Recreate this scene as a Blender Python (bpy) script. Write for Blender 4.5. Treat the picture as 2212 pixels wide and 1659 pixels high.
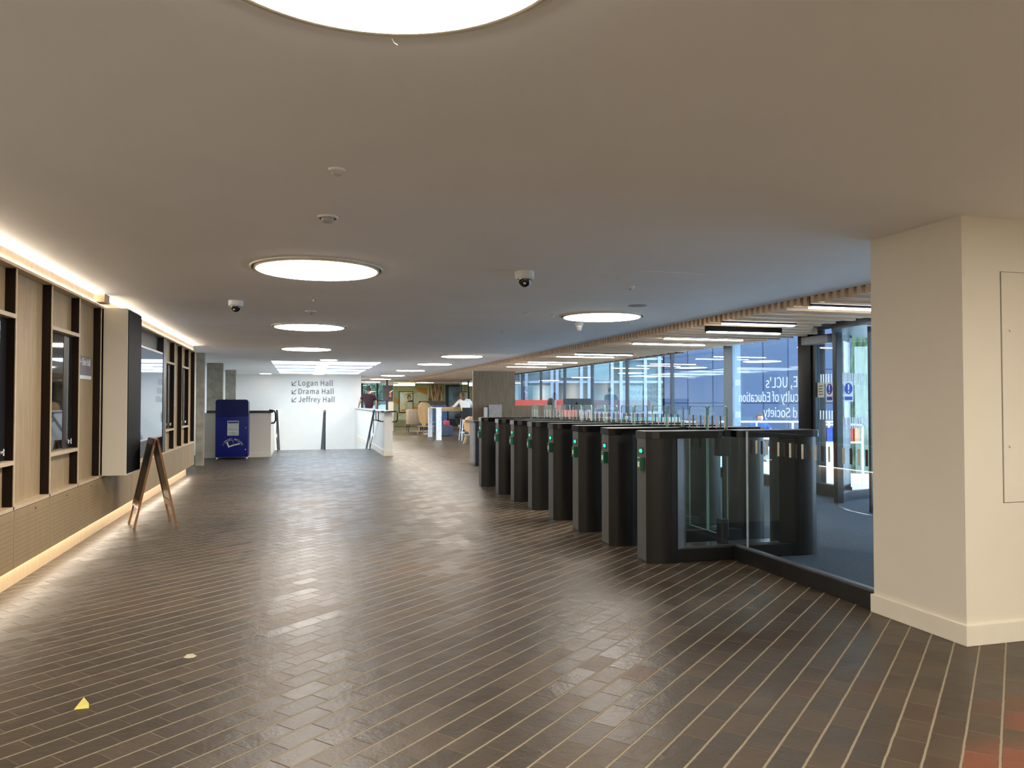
import bpy, bmesh, math, random
from mathutils import Vector, Matrix
for _o in list(bpy.data.objects): bpy.data.objects.remove(_o, do_unlink=True)
random.seed(7)
SC = bpy.context.scene
C = SC.collection
PI = math.pi
# ------------------------------------------------------------------ camera
F_PX = 1661.0; TH = math.atan((1106-650)/F_PX); PIT = math.atan(39.5/F_PX); H = 1.35
cam_d = bpy.data.cameras.new('camera'); cam_d.sensor_width = 36; cam_d.lens = F_PX/2212*36
cam_d.clip_start = .05; cam_d.clip_end = 400
cam = bpy.data.objects.new('camera', cam_d); C.objects.link(cam)
cam.location = (0, 0, H); cam.rotation_euler = (PI/2+PIT, 0, -TH)
SC.camera = cam
# ------------------------------------------------------------------ light and exposure
SC.view_settings.view_transform = 'Standard'; SC.view_settings.look = 'None'
SC.view_settings.gamma = 1; SC.view_settings.use_curve_mapping = False
SC.view_settings.exposure = 0.80
SC.cycles.use_denoising = True
SC.cycles.max_bounces = 9; SC.cycles.diffuse_bounces = 4; SC.cycles.glossy_bounces = 4
SC.cycles.transparent_max_bounces = 24
SC.cycles.sample_clamp_indirect = 6
W = bpy.data.worlds.new('world'); SC.world = W; W.use_nodes = True
WB = W.node_tree.nodes['Background']
WB.inputs[0].default_value = (.60, .78, 1.0, 1); WB.inputs[1].default_value = 4.9
DISC_E = 25; DISC_C = (1, .91, .80)
STRIP_E = 17.0; COVE_E = 115.0; PLINTH_E = 15.0
SKY_E = 3.7; SKY_C = (.70, .84, 1.0)

# ------------------------------------------------------------------ pixel helpers: a photo point on a known plane of the room
def ray(px, py):
    x = (px-1106)/F_PX; y = -(py-829.5)/F_PX
    fw = math.cos(PIT)-y*math.sin(PIT); up = math.sin(PIT)+y*math.cos(PIT)
    return (x*math.cos(TH)+fw*math.sin(TH), -x*math.sin(TH)+fw*math.cos(TH), up)
def Pz(px, py, z):
    r = ray(px, py); t = (z-H)/r[2]; return Vector((r[0]*t, r[1]*t, z))
def Px(px, py, x):
    r = ray(px, py); t = x/r[0]; return Vector((x, r[1]*t, H+r[2]*t))
def Py(px, py, y):
    r = ray(px, py); t = y/r[1]; return Vector((r[0]*t, y, H+r[2]*t))
FV = Vector((math.sin(TH), math.cos(TH), 0)); RV = Vector((math.cos(TH), -math.sin(TH), 0))

# ------------------------------------------------------------------ materials
MATS = {}
def nt_new(name):
    m = bpy.data.materials.new(name); m.use_nodes = True
    nt = m.node_tree; b = nt.nodes['Principled BSDF']
    return m, nt, b
def mat(name, col, rough=.5, metal=0, noise=.06, nscale=12, spec=.5, emis=None, estr=0, bump=0, stretch=None):
    if name in MATS: return MATS[name]
    m, nt, b = nt_new(name)
    b.inputs['Roughness'].default_value = rough; b.inputs['Metallic'].default_value = metal
    b.inputs['Specular IOR Level'].default_value = spec
    tc = nt.nodes.new('ShaderNodeTexCoord'); mp = nt.nodes.new('ShaderNodeMapping')
    nt.links.new(tc.outputs['Object'], mp.inputs[0])
    if stretch: mp.inputs['Scale'].default_value = stretch
    n = nt.nodes.new('ShaderNodeTexNoise'); n.inputs['Scale'].default_value = nscale; n.inputs['Detail'].default_value = 5
    nt.links.new(mp.outputs[0], n.inputs[0])
    r = nt.nodes.new('ShaderNodeValToRGB')
    a = [max(0, c*(1-noise*2)) for c in col]; z = [min(1, c*(1+noise*2)) for c in col]
    r.color_ramp.elements[0].position = .3; r.color_ramp.elements[1].position = .7
    r.color_ramp.elements[0].color = (*a, 1); r.color_ramp.elements[1].color = (*z, 1)
    nt.links.new(n.outputs[0], r.inputs[0]); nt.links.new(r.outputs[0], b.inputs['Base Color'])
    if bump:
        bp = nt.nodes.new('ShaderNodeBump'); bp.inputs['Strength'].default_value = bump; bp.inputs['Distance'].default_value = .01
        nt.links.new(n.outputs[0], bp.inputs['Height']); nt.links.new(bp.outputs[0], b.inputs['Normal'])
    if emis:
        b.inputs['Emission Color'].default_value = (*emis, 1); b.inputs['Emission Strength'].default_value = estr
    MATS[name] = m; return m
def emit(name, col, s):
    if name in MATS: return MATS[name]
    m = bpy.data.materials.new(name); m.use_nodes = True; nt = m.node_tree
    nt.nodes.remove(nt.nodes['Principled BSDF'])
    e = nt.nodes.new('ShaderNodeEmission'); e.inputs[0].default_value = (*col, 1); e.inputs[1].default_value = s
    nt.links.new(e.outputs[0], nt.nodes['Material Output'].inputs[0])
    MATS[name] = m; return m
def glass(name, tint=(.93, .97, .96), ior=1.5, boost=1.0, rough=0.0):
    if name in MATS: return MATS[name]
    m = bpy.data.materials.new(name); m.use_nodes = True; nt = m.node_tree
    nt.nodes.remove(nt.nodes['Principled BSDF'])
    t = nt.nodes.new('ShaderNodeBsdfTransparent'); t.inputs[0].default_value = (*tint, 1)
    g = nt.nodes.new('ShaderNodeBsdfGlossy'); g.inputs['Roughness'].default_value = rough
    # Schlick reflectance, the same from both faces of the sheet
    ge = nt.nodes.new('ShaderNodeNewGeometry'); dt = nt.nodes.new('ShaderNodeVectorMath'); dt.operation = 'DOT_PRODUCT'
    nt.links.new(ge.outputs['Normal'], dt.inputs[0]); nt.links.new(ge.outputs['Incoming'], dt.inputs[1])
    ab = nt.nodes.new('ShaderNodeMath'); ab.operation = 'ABSOLUTE'; nt.links.new(dt.outputs['Value'], ab.inputs[0])
    om = nt.nodes.new('ShaderNodeMath'); om.operation = 'SUBTRACT'; om.inputs[0].default_value = 1; om.use_clamp = True; nt.links.new(ab.outputs[0], om.inputs[1])
    pw = nt.nodes.new('ShaderNodeMath'); pw.operation = 'POWER'; pw.inputs[1].default_value = 5; nt.links.new(om.outputs[0], pw.inputs[0])
    f0 = ((ior-1)/(ior+1))**2
    f = nt.nodes.new('ShaderNodeMath'); f.operation = 'MULTIPLY_ADD'; f.inputs[1].default_value = 1-f0; f.inputs[2].default_value = f0; nt.links.new(pw.outputs[0], f.inputs[0])
    mu = nt.nodes.new('ShaderNodeMath'); mu.operation = 'MULTIPLY'; mu.use_clamp = True; mu.inputs[1].default_value = boost
    x = nt.nodes.new('ShaderNodeMixShader')
    nt.links.new(f.outputs[0], mu.inputs[0]); nt.links.new(mu.outputs[0], x.inputs[0])
    nt.links.new(t.outputs[0], x.inputs[1]); nt.links.new(g.outputs[0], x.inputs[2])
    nt.links.new(x.outputs[0], nt.nodes['Material Output'].inputs[0])
    MATS[name] = m; return m
def M_(nt, op, a, b=None, c=None, clamp=False):
    n = nt.nodes.new('ShaderNodeMath'); n.operation = op; n.use_clamp = clamp
    for i, v in enumerate((a, b, c)):
        if v is None: continue
        if isinstance(v, (int, float)): n.inputs[i].default_value = v
        else: nt.links.new(v, n.inputs[i])
    return n.outputs[0]
def mixc(nt, f, a, b):
    n = nt.nodes.new('ShaderNodeMix'); n.data_type = 'RGBA'
    for i, v in ((0, f), (6, a), (7, b)):
        if isinstance(v, (int, float)): n.inputs[i].default_value = v
        elif isinstance(v, tuple): n.inputs[i].default_value = (*v, 1)
        else: nt.links.new(v, n.inputs[i])
    return n.outputs[2]
def brick_floor():
    m, nt, b = nt_new('brick paving')
    g = nt.nodes.new('ShaderNodeNewGeometry'); s = nt.nodes.new('ShaderNodeSeparateXYZ')
    nt.links.new(g.outputs['Position'], s.inputs[0])
    X, Y = s.outputs[0], s.outputs[1]
    A = math.radians(41.3); ca, sa = math.cos(A), math.sin(A)
    wob = nt.nodes.new('ShaderNodeTexNoise'); wob.inputs['Scale'].default_value = 9; wob.inputs['Detail'].default_value = 3
    nt.links.new(g.outputs['Position'], wob.inputs[0])
    wv = M_(nt, 'MULTIPLY', M_(nt, 'SUBTRACT', wob.outputs[0], .5), .005)
    u = M_(nt, 'ADD', M_(nt, 'MULTIPLY', X, ca), M_(nt, 'MULTIPLY', Y, sa))
    v = M_(nt, 'ADD', M_(nt, 'ADD', M_(nt, 'MULTIPLY', X, -sa), M_(nt, 'MULTIPLY', Y, ca)), wv)
    PV, PU = .1215, .218
    vr = M_(nt, 'DIVIDE', M_(nt, 'SUBTRACT', v, .3227-.006), PV)
    row = M_(nt, 'FLOOR', vr); fv = M_(nt, 'SUBTRACT', vr, row)
    off = M_(nt, 'MULTIPLY', M_(nt, 'FLOORED_MODULO', row, 2), .5)
    wr = nt.nodes.new('ShaderNodeTexWhiteNoise'); wr.noise_dimensions = '1D'; nt.links.new(row, wr.inputs['W'])
    ur = M_(nt, 'ADD', M_(nt, 'ADD', M_(nt, 'DIVIDE', u, PU), off), M_(nt, 'MULTIPLY', wr.outputs[0], .14))
    col = M_(nt, 'FLOOR', ur); fu = M_(nt, 'SUBTRACT', ur, col)
    dv = M_(nt, 'MULTIPLY', M_(nt, 'SUBTRACT', .5, M_(nt, 'ABSOLUTE', M_(nt, 'SUBTRACT', fv, .5))), PV)
    du = M_(nt, 'MULTIPLY', M_(nt, 'SUBTRACT', .5, M_(nt, 'ABSOLUTE', M_(nt, 'SUBTRACT', fu, .5))), PU)
    fine = nt.nodes.new('ShaderNodeTexNoise'); fine.inputs['Scale'].default_value = 55; fine.inputs['Detail'].default_value = 4
    nt.links.new(g.outputs['Position'], fine.inputs[0])
    fn = M_(nt, 'MULTIPLY', M_(nt, 'SUBTRACT', fine.outputs[0], .5), .004)
    def inv(d, w0, w1):
        n = nt.nodes.new('ShaderNodeMapRange'); n.inputs['From Min'].default_value = w0; n.inputs['From Max'].default_value = w1
        n.inputs['To Min'].default_value = 1; n.inputs['To Max'].default_value = 0
        nt.links.new(M_(nt, 'ADD', d, fn), n.inputs['Value']); return n.outputs[0]
    # the joints parallel to the rows are wide and pale, the end joints thin
    jl = inv(dv, .0038, .0062); jc = inv(du, .0018, .0036)
    joint = M_(nt, 'MAXIMUM', jl, jc)
    cb = nt.nodes.new('ShaderNodeCombineXYZ'); nt.links.new(row, cb.inputs[0]); nt.links.new(col, cb.inputs[1])
    wn = nt.nodes.new('ShaderNodeTexWhiteNoise'); nt.links.new(cb.outputs[0], wn.inputs['Vector'])
    big = nt.nodes.new('ShaderNodeTexNoise'); big.inputs['Scale'].default_value = .9; big.inputs['Detail'].default_value = 2
    nt.links.new(g.outputs['Position'], big.inputs[0])
    ramp = nt.nodes.new('ShaderNodeValToRGB'); e = ramp.color_ramp.elements
    e[0].position = 0; e[0].color = (0.0350, 0.0259, 0.0176, 1); e[1].position = 1; e[1].color = (0.1957, 0.0595, 0.0299, 1)
    for p, c in ((.2, (0.0577, 0.0413, 0.0273)), (.4, (0.0443, 0.0326, 0.0229)), (.58, (0.0783, 0.0547, 0.0334)), (.72, (0.0639, 0.0413, 0.0264)), (.84, (0.0968, 0.0499, 0.0299)), (.93, (0.1442, 0.0547, 0.0290))):
        q = e.new(p); q.color = (*c, 1)
    # the redder bricks were laid in patches: one near the pier, others scattered
    pd = nt.nodes.new('ShaderNodeVectorMath'); pd.operation = 'DISTANCE'; nt.links.new(g.outputs['Position'], pd.inputs[0]); pd.inputs[1].default_value = (2.75, 2.1, 0)
    patch = M_(nt, 'MULTIPLY', M_(nt, 'SUBTRACT', 1, M_(nt, 'DIVIDE', pd.outputs['Value'], 1.35), clamp=True), .62)
    k = M_(nt, 'ADD', M_(nt, 'ADD', M_(nt, 'MULTIPLY', wn.outputs[0], .52), M_(nt, 'MULTIPLY', M_(nt, 'SUBTRACT', big.outputs[0], .38), 1.15)), patch, clamp=True)
    nt.links.new(k, ramp.inputs[0])
    mot = mixc(nt, M_(nt, 'MULTIPLY', fine.outputs[0], .4), ramp.outputs[0], (.062, .048, .033))
    c2 = mixc(nt, M_(nt, 'MULTIPLY', jl, .95), mot, (.27, .225, .155))
    c3 = mixc(nt, M_(nt, 'MULTIPLY', jc, M_(nt, 'ADD', M_(nt, 'MULTIPLY', wn.outputs[0], .7), .2)), c2, (.19, .155, .105))
    nt.links.new(c3, b.inputs['Base Color'])
    ro = M_(nt, 'ADD', M_(nt, 'ADD', .335, M_(nt, 'MULTIPLY', wn.outputs[0], .11)), M_(nt, 'MULTIPLY', joint, .4))
    nt.links.new(ro, b.inputs['Roughness']); b.inputs['Specular IOR Level'].default_value = .25
    bp = nt.nodes.new('ShaderNodeBump'); bp.inputs['Strength'].default_value = .7; bp.inputs['Distance'].default_value = .005
    h = M_(nt, 'ADD', M_(nt, 'SUBTRACT', 1, joint), M_(nt, 'ADD', M_(nt, 'MULTIPLY', wob.outputs[0], 1.2), M_(nt, 'MULTIPLY', fine.outputs[0], .35)))
    nt.links.new(h, bp.inputs['Height']); nt.links.new(bp.outputs[0], b.inputs['Normal'])
    return m
def perf_wood():
    m, nt, b = nt_new('perforated oak')
    g = nt.nodes.new('ShaderNodeNewGeometry'); s = nt.nodes.new('ShaderNodeSeparateXYZ')
    nt.links.new(g.outputs['Position'], s.inputs[0]); Y, Z = s.outputs[1], s.outputs[2]
    fy = M_(nt, 'SUBTRACT', M_(nt, 'FRACT', M_(nt, 'DIVIDE', Y, .024)), .5)
    fz = M_(nt, 'SUBTRACT', M_(nt, 'FRACT', M_(nt, 'DIVIDE', Z, .032)), .5)
    d = M_(nt, 'SQRT', M_(nt, 'ADD', M_(nt, 'POWER', M_(nt, 'MULTIPLY', fy, .024), 2), M_(nt, 'POWER', M_(nt, 'MULTIPLY', fz, .032), 2)))
    hole = M_(nt, 'LESS_THAN', d, .0042)
    # no holes within the edge margin of each 0.8 m door
    my = M_(nt, 'ABSOLUTE', M_(nt, 'SUBTRACT', M_(nt, 'FRACT', M_(nt, 'DIVIDE', M_(nt, 'SUBTRACT', Y, 6.1), .8)), .5))
    hole = M_(nt, 'MULTIPLY', hole, M_(nt, 'LESS_THAN', my, .46))
    hole = M_(nt, 'MULTIPLY', hole, M_(nt, 'MULTIPLY', M_(nt, 'LESS_THAN', Z, .545), M_(nt, 'GREATER_THAN', Z, .235)))
    n = nt.nodes.new('ShaderNodeTexNoise'); n.inputs['Scale'].default_value = 5
    mp = nt.nodes.new('ShaderNodeMapping'); mp.inputs['Scale'].default_value = (1, 6, .6)
    nt.links.new(g.outputs['Position'], mp.inputs[0]); nt.links.new(mp.outputs[0], n.inputs[0])
    base = mixc(nt, n.outputs[0], (.27, .185, .09), (.36, .255, .135))
    nt.links.new(mixc(nt, hole, base, (.09, .055, .025)), b.inputs['Base Color'])
    b.inputs['Roughness'].default_value = .5
    return m
def wood(name, c0, c1, rough=.5, scale=(8, 8, .7), ns=4, spec=.5):
    if name in MATS: return MATS[name]
    m, nt, b = nt_new(name)
    tc = nt.nodes.new('ShaderNodeNewGeometry'); mp = nt.nodes.new('ShaderNodeMapping'); mp.inputs['Scale'].default_value = scale
    n = nt.nodes.new('ShaderNodeTexNoise'); n.inputs['Scale'].default_value = ns; n.inputs['Detail'].default_value = 6; n.inputs['Roughness'].default_value = .6
    nt.links.new(tc.outputs['Position'], mp.inputs[0]); nt.links.new(mp.outputs[0], n.inputs[0])
    r = nt.nodes.new('ShaderNodeMapRange'); r.inputs[1].default_value = .3; r.inputs[2].default_value = .7
    nt.links.new(n.outputs[0], r.inputs[0])
    nt.links.new(mixc(nt, r.outputs[0], c0, c1), b.inputs['Base Color']); b.inputs['Roughness'].default_value = rough; b.inputs['Specular IOR Level'].default_value = spec
    bp = nt.nodes.new('ShaderNodeBump'); bp.inputs['Strength'].default_value = .08
    nt.links.new(n.outputs[0], bp.inputs['Height']); nt.links.new(bp.outputs[0], b.inputs['Normal'])
    MATS[name] = m; return m
def carpet():
    m, nt, b = nt_new('entrance carpet')
    g = nt.nodes.new('ShaderNodeNewGeometry')
    mp = nt.nodes.new('ShaderNodeMapping'); mp.inputs['Scale'].default_value = (40, 9, 1); mp.inputs['Rotation'].default_value = (0, 0, .7)
    nt.links.new(g.outputs['Position'], mp.inputs[0])
    n = nt.nodes.new('ShaderNodeTexNoise'); n.inputs['Scale'].default_value = 2.2; n.inputs['Detail'].default_value = 4
    nt.links.new(mp.outputs[0], n.inputs[0])
    w = nt.nodes.new('ShaderNodeTexWave'); w.inputs['Scale'].default_value = 9; w.inputs['Distortion'].default_value = 3
    mp2 = nt.nodes.new('ShaderNodeMapping'); mp2.inputs['Rotation'].default_value = (0, 0, 1.57)
    nt.links.new(g.outputs['Position'], mp2.inputs[0]); nt.links.new(mp2.outputs[0], w.inputs[0])
    k = M_(nt, 'MULTIPLY', n.outputs[0], M_(nt, 'ADD', M_(nt, 'MULTIPLY', w.outputs['Fac'], .6), .5), clamp=True)
    nt.links.new(mixc(nt, k, (.026, .038, .058), (.13, .165, .22)), b.inputs['Base Color'])
    b.inputs['Roughness'].default_value = .9; b.inputs['Specular IOR Level'].default_value = .2
    bp = nt.nodes.new('ShaderNodeBump'); bp.inputs['Strength'].default_value = .5
    nt.links.new(k, bp.inputs['Height']); nt.links.new(bp.outputs[0], b.inputs['Normal'])
    return m
def grid_mat(name, axis_u, axis_v, pu, pv, wid, c_line, c_a, c_b, rough=.6, metal=0):
    # seams on a regular grid; axis_u / axis_v are world direction vectors
    m, nt, b = nt_new(name)
    g = nt.nodes.new('ShaderNodeNewGeometry')
    def dot(ax):
        n = nt.nodes.new('ShaderNodeVectorMath'); n.operation = 'DOT_PRODUCT'; nt.links.new(g.outputs['Position'], n.inputs[0]); n.inputs[1].default_value = ax
        return n.outputs['Value']
    u = M_(nt, 'DIVIDE', dot(axis_u), pu); v = M_(nt, 'DIVIDE', dot(axis_v), pv)
    cu, cv = M_(nt, 'FLOOR', u), M_(nt, 'FLOOR', v)
    du = M_(nt, 'MULTIPLY', M_(nt, 'SUBTRACT', .5, M_(nt, 'ABSOLUTE', M_(nt, 'SUBTRACT', M_(nt, 'SUBTRACT', u, cu), .5))), pu)
    dv = M_(nt, 'MULTIPLY', M_(nt, 'SUBTRACT', .5, M_(nt, 'ABSOLUTE', M_(nt, 'SUBTRACT', M_(nt, 'SUBTRACT', v, cv), .5))), pv)
    line = M_(nt, 'MAXIMUM', M_(nt, 'LESS_THAN', du, wid), M_(nt, 'LESS_THAN', dv, wid))
    cb = nt.nodes.new('ShaderNodeCombineXYZ'); nt.links.new(cu, cb.inputs[0]); nt.links.new(cv, cb.inputs[1])
    wn = nt.nodes.new('ShaderNodeTexWhiteNoise'); nt.links.new(cb.outputs[0], wn.inputs['Vector'])
    nt.links.new(mixc(nt, line, mixc(nt, wn.outputs[0], c_a, c_b), c_line), b.inputs['Base Color'])
    b.inputs['Roughness'].default_value = rough; b.inputs['Metallic'].default_value = metal
    b.inputs['Specular IOR Level'].default_value = .08
    return m
FLOOR_M = brick_floor(); PERF = perf_wood(); CARPET = carpet()
OAK = wood('light oak veneer', (.31, .215, .115), (.42, .305, .175))
OAKE = wood('oak edge', (.52, .40, .26), (.62, .49, .33), scale=(5, 2, 5))
DARKW = wood('dark stained fin', (.009, .0045, .003), (.016, .008, .005), .5, spec=.2)
SLAT = wood('slatted oak', (.60, .41, .25), (.78, .555, .355), scale=(.8, 30, 3))
DESKW = wood('grey oak panel', (.16, .115, .068), (.25, .185, .115), scale=(9, 9, .8))
ABW = wood('varnished pine', (.20, .085, .028), (.30, .14, .05), .4)
CHW = wood('bent plywood', (.52, .33, .15), (.66, .44, .22), .45)
WHITE = mat('white plaster', (.76, .735, .69), .8, noise=.01, nscale=3)
CEIL = mat('ceiling plaster', (.85, .835, .82), .85, noise=.012, nscale=1.2)
CREAM = mat('cream painted plaster', (.72, .67, .57), .75, noise=.012, nscale=2)
SKIRT = mat('cream skirting gloss', (.76, .71, .60), .45, noise=.01)
BLACK = mat('satin black', (.012, .012, .013), .35, noise=.1)
CAP = mat('gloss black cap', (.006, .006, .007), .12, noise=.05)
GATEM = mat('bronze grey gate metal', (.0085, .0077, .007), .38, 0, noise=.04, spec=.4)
GATEL = mat('grey gate edge metal', (.085, .085, .085), .42, .4, noise=.04)
FRAMEM = mat('dark window frame', (.022, .028, .034), .4, noise=.05)
GREYM = mat('grey steel', (.20, .22, .25), .35, .5, noise=.05)
RAILM = mat('blue grey handrail', (.075, .085, .105), .4, .4, noise=.05)
CONC = mat('board marked concrete', (.27, .245, .19), .85, noise=.16, nscale=5, bump=.3)
GLASS = glass('clear glass', (.95, .985, .975))
WGLASS = glass('window glass', (.93, .97, .98), 1.5, 1.25)
DGLASS = glass('hatch glass', (.10, .10, .10), 1.55, 1.3)
EDGEG = mat('green glass edge', (.20, .36, .32), .15, noise=.05)
BARD = mat('brown vinyl bar', (.035, .014, .010), .5)
BARL = mat('cream vinyl bar', (.62, .58, .47), .5)
BARW = mat('white vinyl', (.85, .88, .9), .5, noise=.02)
def vinyl():
    m = bpy.data.materials.new('white window vinyl'); m.use_nodes = True; nt = m.node_tree; nt.nodes.remove(nt.nodes['Principled BSDF'])
    d = nt.nodes.new('ShaderNodeBsdfDiffuse'); t = nt.nodes.new('ShaderNodeBsdfTranslucent'); x = nt.nodes.new('ShaderNodeMixShader'); x.inputs[0].default_value = .6
    d.inputs[0].default_value = (.9, .9, .9, 1); t.inputs[0].default_value = (.92, .93, .95, 1)
    nt.links.new(d.outputs[0], x.inputs[1]); nt.links.new(t.outputs[0], x.inputs[2]); nt.links.new(x.outputs[0], nt.nodes['Material Output'].inputs[0]); return m
VINYL = vinyl()
SILVER = mat('brushed silver', (.6, .6, .6), .25, .9)
CHROME = mat('chrome', (.8, .8, .8), .08, 1.0)
DISC = emit('disc light diffuser', DISC_C, DISC_E)
STRIPL = emit('linear light diffuser', (1, .97, .9), STRIP_E)
COVEL = emit('cove led', (1, .985, .97), COVE_E)
PLINL = emit('plinth led', (1, .90, .76), PLINTH_E)
PLASTIC = mat('white plastic', (.72, .72, .70), .4, noise=.02)
TEXTM = mat('dark grey lettering', (.09, .09, .09), .6, noise=.03)

# ------------------------------------------------------------------ mesh helpers
class MB:
    def __init__(s): s.v = []; s.f = []; s.mi = []
    def add(s, vs, fs):
        o = len(s.v); s.v += [Vector(p) for p in vs]; s.f += [[i+o for i in f] for f in fs]; return s
    def box(s, x0, x1, y0, y1, z0, z1, b=0):
        if b <= 0:
            return s.add([(x0,y0,z0),(x1,y0,z0),(x1,y1,z0),(x0,y1,z0),(x0,y0,z1),(x1,y0,z1),(x1,y1,z1),(x0,y1,z1)],
                [(0,3,2,1),(4,5,6,7),(0,1,5,4),(1,2,6,5),(2,3,7,6),(3,0,4,7)])
        bm = bmesh.new(); bmesh.ops.create_cube(bm, size=1)
        for v in bm.verts: v.co = Vector(((x0+x1)/2+v.co.x*(x1-x0), (y0+y1)/2+v.co.y*(y1-y0), (z0+z1)/2+v.co.z*(z1-z0)))
        b = min(b, .49*min(abs(x1-x0), abs(y1-y0), abs(z1-z0)))
        bmesh.ops.bevel(bm, geom=bm.edges[:], offset=b, segments=2, profile=.6, affect='EDGES')
        return s.bm(bm)
    def bm(s, bm, mt=None):
        bm.verts.ensure_lookup_table()
        s.add([(mt @ v.co if mt else v.co) for v in bm.verts], [[v.index for v in f.verts] for f in bm.faces]); bm.free(); return s
    def prism(s, poly, z0, z1, mt=None):
        n = len(poly)
        vs = [Vector((x, y, z0)) for x, y in poly]+[Vector((x, y, z1)) for x, y in poly]
        if mt: vs = [mt @ v for v in vs]
        return s.add(vs, [list(range(n))[::-1], list(range(n, 2*n))]+[(i, (i+1) % n, n+(i+1) % n, n+i) for i in range(n)])
    def tube(s, pts, r, seg=10, cap=True):
        pts = [Vector(p) for p in pts]; rings = []
        rs = r if isinstance(r, (list, tuple)) else [r]*len(pts)
        up = None
        for i, p in enumerate(pts):
            d = (pts[min(i+1, len(pts)-1)]-pts[max(i-1, 0)]).normalized()
            if up is None or abs(up.dot(d)) > .95: up = Vector((0, 0, 1)) if abs(d.z) < .9 else Vector((1, 0, 0))
            a = d.cross(up).normalized(); bb = d.cross(a).normalized()
            rings.append([p+(a*math.cos(t*2*PI/seg)+bb*math.sin(t*2*PI/seg))*rs[i] for t in range(seg)])
        vs = [q for rg in rings for q in rg]; fs = []
        for i in range(len(pts)-1):
            for t in range(seg): fs.append((i*seg+t, i*seg+(t+1) % seg, (i+1)*seg+(t+1) % seg, (i+1)*seg+t))
        if cap: fs += [list(range(seg))[::-1], [(len(pts)-1)*seg+t for t in range(seg)]]
        return s.add(vs, fs)
    def cyl(s, x, y, z0, z1, r, seg=24, r2=None):
        return s.tube([(x, y, z0), (x, y, z1)], [r, r if r2 is None else r2], seg)
    def lathe(s, prof, cx=0, cy=0, seg=32):
        vs = []; fs = []; n = len(prof)
        for k in range(seg):
            a = 2*PI*k/seg
            for r, z in prof: vs.append((cx+r*math.cos(a), cy+r*math.sin(a), z))
        for k in range(seg):
            k2 = (k+1) % seg
            for i in range(n-1): fs.append((k*n+i, k2*n+i, k2*n+i+1, k*n+i+1))
        return s.add(vs, fs)
    def sph(s, c, rx, ry=None, rz=None, seg=16, zmin=-1, zmax=1):
        ry = ry or rx; rz = rz or rx
        bm = bmesh.new(); bmesh.ops.create_uvsphere(bm, u_segments=seg, v_segments=max(8, seg//2), radius=1)
        for v in bm.verts: v.co.z = max(zmin, min(zmax, v.co.z))
        return s.bm(bm, Matrix.Translation(c) @ Matrix.Diagonal((rx, ry, rz, 1)))
    def xf(s, mt):
        s.v = [mt @ v for v in s.v]; return s
WLOC = {}
def tag(o, label=None, cat=None, group=None, kind=None):
    if label: o['label'] = label
    if cat: o['category'] = cat
    if group: o['group'] = group
    if kind: o['kind'] = kind
    return o
def obj(name, mb, m, parent=None, smooth=False, label=None, local=False):
    me = bpy.data.meshes.new(name)
    vs = mb.v
    if parent is None:
        xs = [v.x for v in vs]; ys = [v.y for v in vs]; zs = [v.z for v in vs]
        loc = Vector(((min(xs)+max(xs))/2, (min(ys)+max(ys))/2, min(zs)))
        base = loc
    else:
        base = WLOC.get(parent.name, Vector((0, 0, 0))); loc = Vector((0, 0, 0))
        if local: base = Vector((0, 0, 0))
    me.from_pydata([v-base for v in vs], [], mb.f); me.validate()
    bm = bmesh.new(); bm.from_mesh(me); bmesh.ops.recalc_face_normals(bm, faces=bm.faces); bm.to_mesh(me); bm.free()
    me.materials.append(m)
    if smooth:
        for p in me.polygons: p.use_smooth = True
        try: me.set_sharp_from_angle(angle=math.radians(38))
        except Exception: pass
    o = bpy.data.objects.new(name, me); C.objects.link(o)
    if parent is None: o.location = loc; WLOC[o.name] = base
    else: o.parent = parent; WLOC[o.name] = WLOC.get(parent.name, Vector((0, 0, 0))) if not local else Vector((0, 0, 0))
    if label: o['label'] = label
    return o
def thing(name, label, cat, loc=(0, 0, 0), rz=0, group=None, kind=None):
    o = bpy.data.objects.new(name, None); C.objects.link(o); o.empty_display_size = .1
    o.location = loc; o.rotation_euler = (0, 0, rz); WLOC[o.name] = Vector(loc)
    return tag(o, label, cat, group, kind)
def dup(root, loc, rz=None, label=None, group=None, parent=None):
    kids = list(root.children)
    r = root.copy(); C.objects.link(r)
    if parent is None: r.location = loc
    if rz is not None: r.rotation_euler = (0, 0, rz)
    if label: r['label'] = label
    if group: r['group'] = group
    def rec(src, dst):
        for ch in list(src.children):
            if ch.parent != src: continue
            c = ch.copy(); C.objects.link(c); c.parent = dst; rec(ch, c)
    rec(root, r)
    return r
FONT = None
try:
    import os
    _fp = os.path.join(bpy.utils.resource_path('LOCAL'), 'datafiles', 'fonts', 'Noto Sans CJK Regular.woff2')
    if os.path.exists(_fp): FONT = bpy.data.fonts.load(_fp)
except Exception: FONT = None
CAPK = 1.0
def text_mesh(s, size, depth=.002, spacing=1.0):
    cu = bpy.data.curves.new('t', 'FONT'); cu.body = s; cu.size = size; cu.extrude = depth; cu.space_character = spacing
    if FONT: cu.font = FONT; cu.size = size*CAPK
    o = bpy.data.objects.new('t', cu); C.objects.link(o)
    bpy.context.view_layer.update()
    me = bpy.data.meshes.new_from_object(o.evaluated_get(bpy.context.evaluated_depsgraph_get()))
    C.objects.unlink(o); bpy.data.objects.remove(o)
    mb = MB(); mb.add([v.co.copy() for v in me.vertices], [list(p.vertices) for p in me.polygons]); bpy.data.meshes.remove(me)
    return mb
CAPK = 1.0
if FONT:
    try:
        _h = text_mesh('H', 1.0); _z = [v.y for v in _h.v]; CAPK = .70/(max(_z)-min(_z))
    except Exception: FONT = None
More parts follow.
